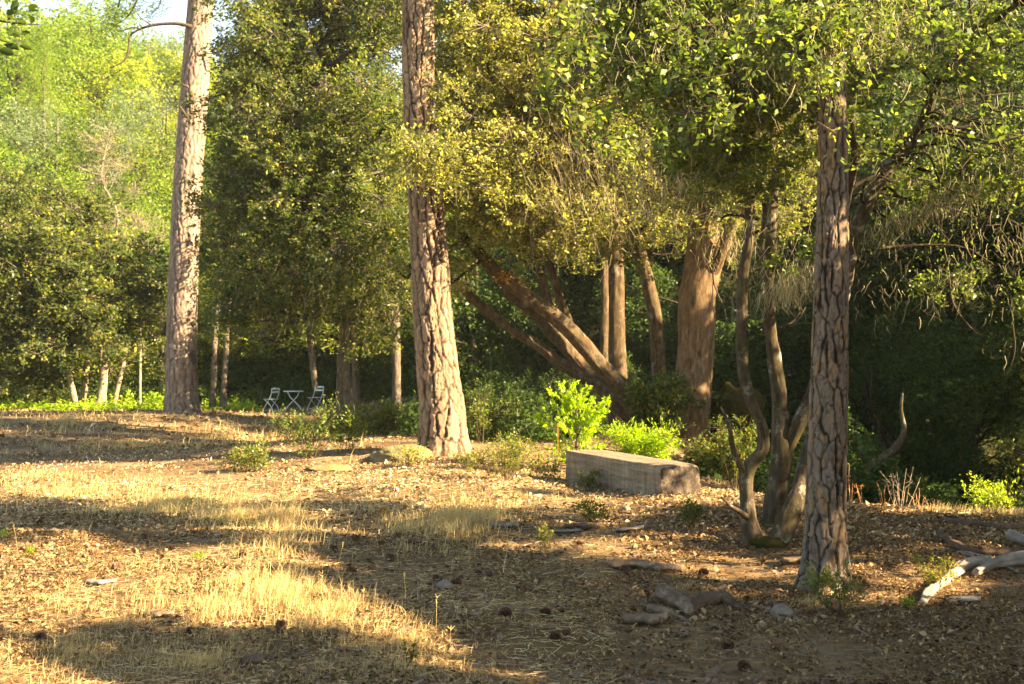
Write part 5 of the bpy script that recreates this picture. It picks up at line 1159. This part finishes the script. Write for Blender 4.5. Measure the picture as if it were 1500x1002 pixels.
plant('leafy green sprig sprouting on the left foot of the right pine', 1200, 858, 60, 44, M['leaf_under'], 10, 26, .028, 20, Y=11.7, hue=.5, name='weed', cat='weed', sr=.0025)
plant('round dark green weed left of the pale fallen branch', 1368, 868, 84, 54, M['leaf_shrub'], 18, 30, .026, 21, hue=.4, name='weed', cat='weed', sr=.0025)
plant('tiny bright green tuft in the litter beside the tip of the pale branch', 1330, 893, 22, 16, M['leaf_lime'], 10, 18, .018, 22, name='weed', cat='weed', sr=.002)
plant('bright yellow-green sunlit bush on the ravine edge at the right border', 1455, 757, 110, 44, M['leaf_lime'], 22, 36, .04, 23, Y=17.4, hue=.1, sr=.003)
plant('dark green saplings leaning at the ravine edge beside the forked oak', 1075, 735, 90, 110, M['leaf_under'], 26, 50, .05, 24, Y=18.6, hue=.35)
plant('dull green fern-like bush in the ravine right of the right pine', 1300, 640, 160, 90, M['leaf_under'], 30, 60, .07, 25, Y=21., hue=.35)
plant('tiny green weed near the left border', 8, 788, 20, 10, M['leaf_lime'], 6, 18, .02, 26, name='weed', cat='weed', sr=.002)
plant('tiny green weed in the sunny needles left of the grass', 46, 816, 18, 12, M['leaf_lime'], 6, 18, .018, 27, name='weed', cat='weed', sr=.002)
plant('small green weed between the pine cones at left', 294, 822, 24, 12, M['leaf_lime'], 7, 18, .018, 28, name='weed', cat='weed', sr=.002)
plant('small dark sprig with a curled stem at the bottom of the frame', 598, 978, 36, 34, M['leaf_under'], 6, 18, .022, 29, name='weed', cat='weed', sr=.003, hue=.4)
for i, (px, py, h) in enumerate(((1246, 745, 55), (1264, 742, 34), (1318, 745, 60), (1342, 752, 34), (1365, 756, 26), (1296, 742, 40))):
    plant(['tall reddish dried weed stalk right beside the right pine', 'short dried brown stalk next to the tall reddish one', 'fan of pale dead stems in the middle of the ravine edge', 'curled dry stalk right of the fan of dead stems', 'last small dried stalk before the yellow-green bush', 'leaning dry stem left of the fan of dead stems'][i], px, py, 30 if i != 2 else 70, h, M['dead_leaf'] if i in (0, 1) else None, 4 if i != 2 else 14, 10, .02, 60+i, Y=17.5, name='dry_weed', cat='dead weed', stemmat=M['stalk'] if i != 2 else M['bark_pale'], sr=.006)
plant('upright rusty dead sprig in the shaded grass', 562, 760, 12, 14, M['dead_leaf'], 4, 18, .03, 70, name='dry_weed', cat='dead weed', sr=.003)

_b = at(-60, 0, 8.0); ot = thing('oak_branch', 'dark broad-leaved oak sprig hanging into the top left corner, nearest the camera', 'oak branch', _b); rng = np.random.default_rng(31)
V, Fq, tri, a = tube_geo([at(-60, 10, 8), at(-10, 28, 8), at(30, 34, 8), at(62, 36, 8)], [.010, .007, .004, .002], 20, 6); V2, F2, t2, a2 = tube_geo([at(-30, 20, 8), at(-5, 55, 8), at(30, 66, 8)], [.006, .004, .002], 14, 6)
mesh_np('stem', np.vstack([V, V2])-_b, [np.vstack([Fq, F2+len(V)]), np.vstack([tri, t2+len(V)])], M['bark_far'], ot, None, True)
for _px, _py in [(rng.uniform(-50, 50), rng.uniform(-10, 78)) for _ in range(46)]:
    V, Fq = leaves_geo(at(_px, _py, 8+rng.normal()*.12)[None], .075, .6, .4, .4, rng, oval=True); o_ = mesh_np('leaf', V-_b, Fq, M['leaf_under'], ot, {'rnd': np.full(2, rng.random())})
# mossy mound and boulders ------------------------------------------------------
def lump(name, label, cat, c, s, mat, seed, rough=.16, part=None, seg=28, sharp=0):
    u = np.linspace(0, 2*math.pi, seg*2, endpoint=False); v = np.linspace(0.02, math.pi-.02, seg)
    U, Vv = np.meshgrid(u, v); D = np.column_stack([(np.sin(Vv)*np.cos(U)).ravel(), (np.sin(Vv)*np.sin(U)).ravel(), np.cos(Vv).ravel()])
    e = np.sign(D)*np.abs(D)**(1-sharp*.3)
    r = 1+rough*fbm(D*1.6+seed, 3, seed)+rough*.35*fbm(D*6+seed, 3, seed+1)
    P = e*r[:, None]*np.array(s); n = seg*2
    i = np.arange(seg-1)[:, None]*n; j = np.arange(n)[None]; a = (i+j).ravel(); b = (i+(j+1) % n).ravel()
    o = mesh_np(name, P, np.stack([a, a+n, b+n, b], 1), mat, None, None, True, {'bark': np.full(len(P), .8)})
    o.location = tuple(c); return tag(o, label, cat)
def gp(px, py, Y=None):
    if Y is None: return hit(px, py)
    x = (px-CX)/F*Y; return np.array([x, Y, gz(x, Y)])
lump('boulder', 'sunlit boulder with orange lichen rim, left of the middle pine foot', 'boulder', gp(590, 668, 21.6)+[0, 0, .02], (.50, .5, .18), M['boulder'], 3, .3)
lump('boulder', 'flat boulder capped with orange lichen below the slope shrubs', 'boulder', gp(480, 702, 20.8)+[0, 0, .0], (.34, .33, .08), M['boulder'], 6, .35)
lump('moss_patch', 'dark green moss cushion in the crotch at the foot of the crooked oak', 'moss', at(1122, 800, 13.95), (.20, .12, .10), M['moss'], 5, .4)
lump('mossy_mound', 'brown mossy root mound right of the thick brown trunk', 'mossy mound', at(1072, 615, 24.5), (.55, .6, .55), M['moss'], 8, .55)
lump('stone', 'smooth round grey stone half sunk in the shaded litter', 'stone', gp(651, 863)+[0, 0, .02], (.075, .07, .055), M['rock'], 11, .1)
lump('stone', 'brownish angular stone in front of the right pine', 'stone', gp(1145, 906)+[0, 0, .03], (.085, .08, .075), M['rock'], 14, .2)
lump('stone', 'small dark stone at the foot of the timber block', 'stone', gp(917, 752)+[0, 0, .03], (.05, .05, .05), M['rock'], 17, .15)

# ================================================================== DEAD WOOD
def log(label, pts, mat, seed, Y=None, nu=16, name='fallen_branch', cat='fallen branch', lift=.0, ends=None, d=.010):
    P, r = [], []
    for q in pts:
        g = hit(q[0], q[1]); w = pxm(q[2], g[1])/2; g = g+np.array([0, 0, w*.7+lift+(q[3] if len(q) > 3 else 0)]); P.append(g); r.append(w)
    P = np.array(P); L = np.linalg.norm(np.diff(P, axis=0), axis=1).sum(); c = P.mean(0); c[2] = gz(c[0], c[1])
    V, Fq, tri, a = tube_geo(P, r, int(np.clip(L*50, 12, 110)), nu, ridges(7, d*1.5, seed, .45))
    o = mesh_np(name, V-c, [Fq, tri], mat, None, None, True, {'bark': a}); o.location = tuple(c); return tag(o, label, cat)
log('pale bare fallen branch with its near end sunlit, right of the right pine', [(1350, 890, 10), (1362, 878, 17), (1385, 858, 18), (1412, 838, 17), (1440, 832, 14), (1452, 828, 9)], M['driftwood'], 1, lift=.02)
log('grey dead branch running off the right border, nearest', [(1428, 848, 12), (1445, 840, 14), (1470, 832, 13), (1500, 832, 15), (1545, 832, 14)], M['greywood'], 2, lift=.03)
log('dark crooked branch lying behind the pale one', [(1377, 786, 12), (1384, 796, 13), (1400, 806, 12), (1430, 816, 11), (1470, 818, 12), (1530, 812, 12)], M['rotwood'], 3, lift=.02)
log('bluish grey branch end poking in from the right border, upper', [(1476, 796, 8), (1486, 802, 12), (1505, 810, 12), (1540, 818, 12)], M['greywood'], 4, lift=.08)
log('long dark log lying flat behind the branches at the right border', [(1385, 768, 9), (1420, 773, 11), (1460, 778, 12), (1540, 780, 12)], M['rotwood'], 5)
log('thin knobbly branch crossing under the pale branches', [(1400, 812, 6), (1440, 822, 7), (1490, 842, 6)], M['bark_pale'], 6)
log('dark curved root arching out of the litter left of the angular stone', [(1012, 905, 14), (1024, 892, 20), (1045, 886, 20), (1060, 886, 15, .05), (1075, 894, 9, .03), (1095, 898, 6), (1112, 904, 4)], M['rotwood'], 7, name='exposed_root', cat='root', d=.01)
log('brown splintered wood piece leaning on the curved root', [(962, 884, 18), (980, 890, 24), (1000, 900, 20), (1012, 908, 12)], M['bark_chunk'], 8, name='wood_chunk', cat='wood chunk', lift=.03, d=.014)
log('thin brown splinter in front of the splintered wood piece', [(950, 896, 12), (975, 903, 14), (998, 912, 10), (1010, 922, 6)], M['bark_chunk'], 9, name='wood_chunk', cat='wood chunk', d=.01)
def slab(label, px, py, w_px, h_px, mat, seed, rz=0., th=.03, name='bark_slab', cat='bark slab', tilt=.15):
    b = hit(px, py); W = pxm(w_px, b[1])/2; D = min(pxm(h_px, b[1])*2.2, W*1.1); rng = np.random.default_rng(seed); nx, ny = 22, 9
    u, v = np.meshgrid(np.linspace(-1, 1, nx), np.linspace(-1, 1, ny)); u = u.ravel(); v = v.ravel()
    hw = D*(.55+.45*noise3(np.column_stack([u*2.3+seed, np.sign(v)*3., u*0]), seed))*(1-.5*np.abs(u)**3); ex = 1+.12*noise3(np.column_stack([v*3, u*0+seed, np.sign(u)*5.]), seed)
    x = u*W*ex; y = v*hw; z = .35*th*4*(1-v*v)*.6+.012*fbm(np.column_stack([x*14, y*30, u*0+seed]), 3, seed)+th*.6*np.sin(u*1.7+seed)
    top = np.column_stack([x, y, z+th*.5]); bot = np.column_stack([x*.97, y*.94, z-th*.5]); V = np.vstack([top, bot]); n = nx*ny
    a = (np.arange(ny-1)[:, None]*nx+np.arange(nx-1)[None]).ravel(); Fq = [np.stack([a, a+1, a+1+nx, a+nx], 1), np.stack([a+n, a+nx+n, a+1+nx+n, a+1+n], 1)]
    rim = np.concatenate([np.arange(nx), np.arange(1, ny)*nx+nx-1, (ny-1)*nx+np.arange(nx-2, -1, -1), np.arange(ny-2, 0, -1)*nx]); r2 = np.roll(rim, -1); Fq.append(np.stack([rim, rim+n, r2+n, r2], 1))
    o = mesh_np(name, V, np.vstack(Fq), mat, None, None, False, {'bark': np.full(len(V), .9)}); o.location = (b[0], b[1], b[2]+th*.9)
    o.rotation_euler = (tilt*math.sin(seed)-.1, tilt*math.cos(seed), rz); return tag(o, label, cat)
slab('flat pinkish tan bark slab, leftmost of the wood pieces in the foreground', 946, 916, 64, 22, M['bark_chunk'], 3, .1, .035)
for i, (px, py, w, h, lab) in enumerate(((930, 834, 70, 14, 'long reddish bark slab in the dappled litter before the weeds'), (975, 838, 50, 12, 'second reddish bark slab, right beside the long one'), (855, 776, 52, 12, 'dark bark slab in front of the timber block'), (925, 778, 60, 9, 'pale splintered wood strip in front of the timber block'),
        (832, 782, 50, 8, 'narrow grey wood strip left of the dark bark slab'), (740, 775, 40, 10, 'greyish flat slab at the edge of the pale shaded grass'), (1165, 826, 44, 12, 'curved bark piece leaning by the left foot of the right pine'), (1410, 884, 50, 9, 'low brown bark strip under the pale branch tip'), (690, 905, 40, 5, 'thin tan stick of wood in the middle foreground'), (1300, 765, 30, 6, 'small dark bark strip near the ravine edge'), (148, 858, 44, 9, 'weathered flat bark piece on the sunny needles at left'), (230, 906, 46, 9, 'brown bark strip at the edge of the sunlit grass'), (372, 975, 36, 10, 'dark curled bark flake in the shade at the bottom'))):
    slab(lab, px, py, w, h, M['greywood'] if 'grey' in lab or 'weathered' in lab or 'pale' in lab else (M['rotwood'] if 'dark' in lab else M['bark_chunk']), 20+i, [0.1, -.2, .1, .7, .5, 0, .3, .1, .5, 0, .1, .1, .4][i], .018 if h < 10 else .028)
# fallen trunk in the ravine
rv = thing('fallen_tree', 'pale crooked fallen trunk forking upward in the dark ravine behind the right pine', 'fallen tree', gp(1290, 700, 20.8))
_o = np.array(rv.location)
multi_tube('trunk', [tube_geo([at(1245, 715, 20.6), at(1262, 692, 20.7), at(1290, 672, 20.8), at(1312, 655, 20.9), at(1324, 632, 21), at(1320, 602, 21.1), at(1322, 575, 21.1)], [pxm(v, 20.8)/2 for v in (12, 13, 12, 13, 9, 6, 3)], 50, 12, ridges(5, .008, 4, .1)),
    tube_geo([at(1304, 660, 20.9), at(1290, 628, 20.8), at(1278, 604, 20.7)], [pxm(v, 20.8)/2 for v in (7, 5, 3)], 16, 8)], M['bark_oak'], rv, _o)

# ================================================================== PINE CONES
def cone():
    acc = Acc(); n = 62; ga = 2.39996; rng = np.random.default_rng(9)
    for i in range(n):
        t = (i+.5)/n; z = -.5+t; a = i*ga; rr = math.sin(math.pi*min(max(t*.86+.1, 0), 1))**.8*.40+.05
        up = .1+.75*t; c = np.array([math.cos(a)*rr*.35, math.sin(a)*rr*.35, z*.95]); d = unit(np.array([math.cos(a), math.sin(a), (t-.35)*1.3])); s = np.array([-math.sin(a), math.cos(a), 0])
        L = rr*.95*rng.uniform(.85, 1.1); w = .13*(.5+math.sin(math.pi*t)); nn = np.cross(d, s)*.035
        tip = c+d*L
        acc.add([c-s*w*.4, c+s*w*.4, tip+s*w-nn*0, tip+d*.06+nn*2, tip-s*w], [[0, 1, 2, 3, 4]], rng.random()*.8+.1)
        acc.add([c-s*w*.4-nn*2, c+s*w*.4-nn*2, tip+s*w-nn*2.5, tip-s*w-nn*2.5], [[0, 3, 2, 1]], rng.random()*.4)
    core = [(math.cos(k*.785)*.13*math.sin(math.pi*min(.99, t+.03)), math.sin(k*.785)*.13*math.sin(math.pi*min(.99, t+.03)), -.5+t) for t in (0, .25, .5, .75, 1) for k in range(8)]
    Fq = [[r*8+k, r*8+(k+1) % 8, r*8+8+(k+1) % 8, r*8+8+k] for r in range(4) for k in range(8)]
    acc.add(core, Fq, .1)
    return acc.build('pine_cone', M['cone'])
pc = cone(); first = True
CONES = [(412, 925, 'pine cone sitting upright in the brightest grass, nearest the camera'), (213, 790, 'big dark pine cone at the left end of the shaded dip'), (172, 838, 'pine cone half buried in sunny needles'), (285, 786, 'pine cone by the dark twig in the dip at left'), (60, 770, 'pine cone close to the left border beside the shadow'),
         (392, 840, 'reddish pine cone at the near end of the pale grass clump'), (355, 818, None), (138, 815, None), (445, 860, None), (680, 885, 'pine cone just below the round grey stone'), (640, 852, 'pine cone touching the round grey stone on its left'), (668, 860, 'pine cone touching the round grey stone on its right'), (572, 822, None), (545, 838, None), (515, 842, None), (520, 795, None), (583, 790, None), (605, 800, None), (740, 905, None), (815, 940, 'grey pine cone in a cluster of two at the bottom centre, left'), (828, 934, 'brown pine cone in a cluster of two at the bottom centre, right'), (700, 845, None), (715, 848, None), (560, 800, None), (1030, 845, None), (915, 840, None), (1140, 955, 'dark pine cone in the bottom right shade, right of the other'), (1065, 955, 'dark pine cone in the bottom right shade, left of the other'), (770, 868, None), (800, 905, None), (490, 808, None), (278, 930, None), (465, 885, None), (1090, 985, None), (850, 800, None), (250, 808, None), (60, 940, None)]
rng = np.random.default_rng(12)
for px, py, lab in CONES:
    g = hit(px, py); o = pc if first else pc.copy()
    if not first: SC.collection.objects.link(o)
    first = False; s = rng.uniform(.06, .088)
    o.location = (g[0], g[1], g[2]+s*.34); o.scale = (s*.95, s*.95, s); o.rotation_euler = (rng.uniform(.9, 2.0), rng.uniform(-.5, .5), rng.uniform(0, 6.28))
    if lab and 'upright' in lab: o.rotation_euler = (.2, .1, 0); o.location.z += .02
    tag(o, lab or 'brown open pine cone lying in the leaf litter', 'pine cone', 'pine cones scattered on the ground')

# ================================================================== AIR
hz = mesh_np('haze', np.array([[x, y, z] for x in (-230, 230) for y in (-60, 330) for z in (-9, 62)], float), np.array([[0, 1, 3, 2], [4, 6, 7, 5], [0, 4, 5, 1], [2, 3, 7, 6], [0, 2, 6, 4], [1, 5, 7, 3]]))
hm = bpy.data.materials.new('haze'); hm.use_nodes = True; hm.node_tree.nodes.clear()
ho = hm.node_tree.nodes.new('ShaderNodeOutputMaterial'); pv = hm.node_tree.nodes.new('ShaderNodeVolumePrincipled'); pv.inputs['Density'].default_value = HAZE; pv.inputs['Color'].default_value = (.95, .95, .92, 1); pv.inputs['Anisotropy'].default_value = .2
hm.node_tree.links.new(pv.outputs[0], ho.inputs['Volume']); hz.data.materials.append(hm); tag(hz, 'thin warm haze hanging in the air of the clearing', 'haze', None, 'stuff')
print('done', time.time()-T0)
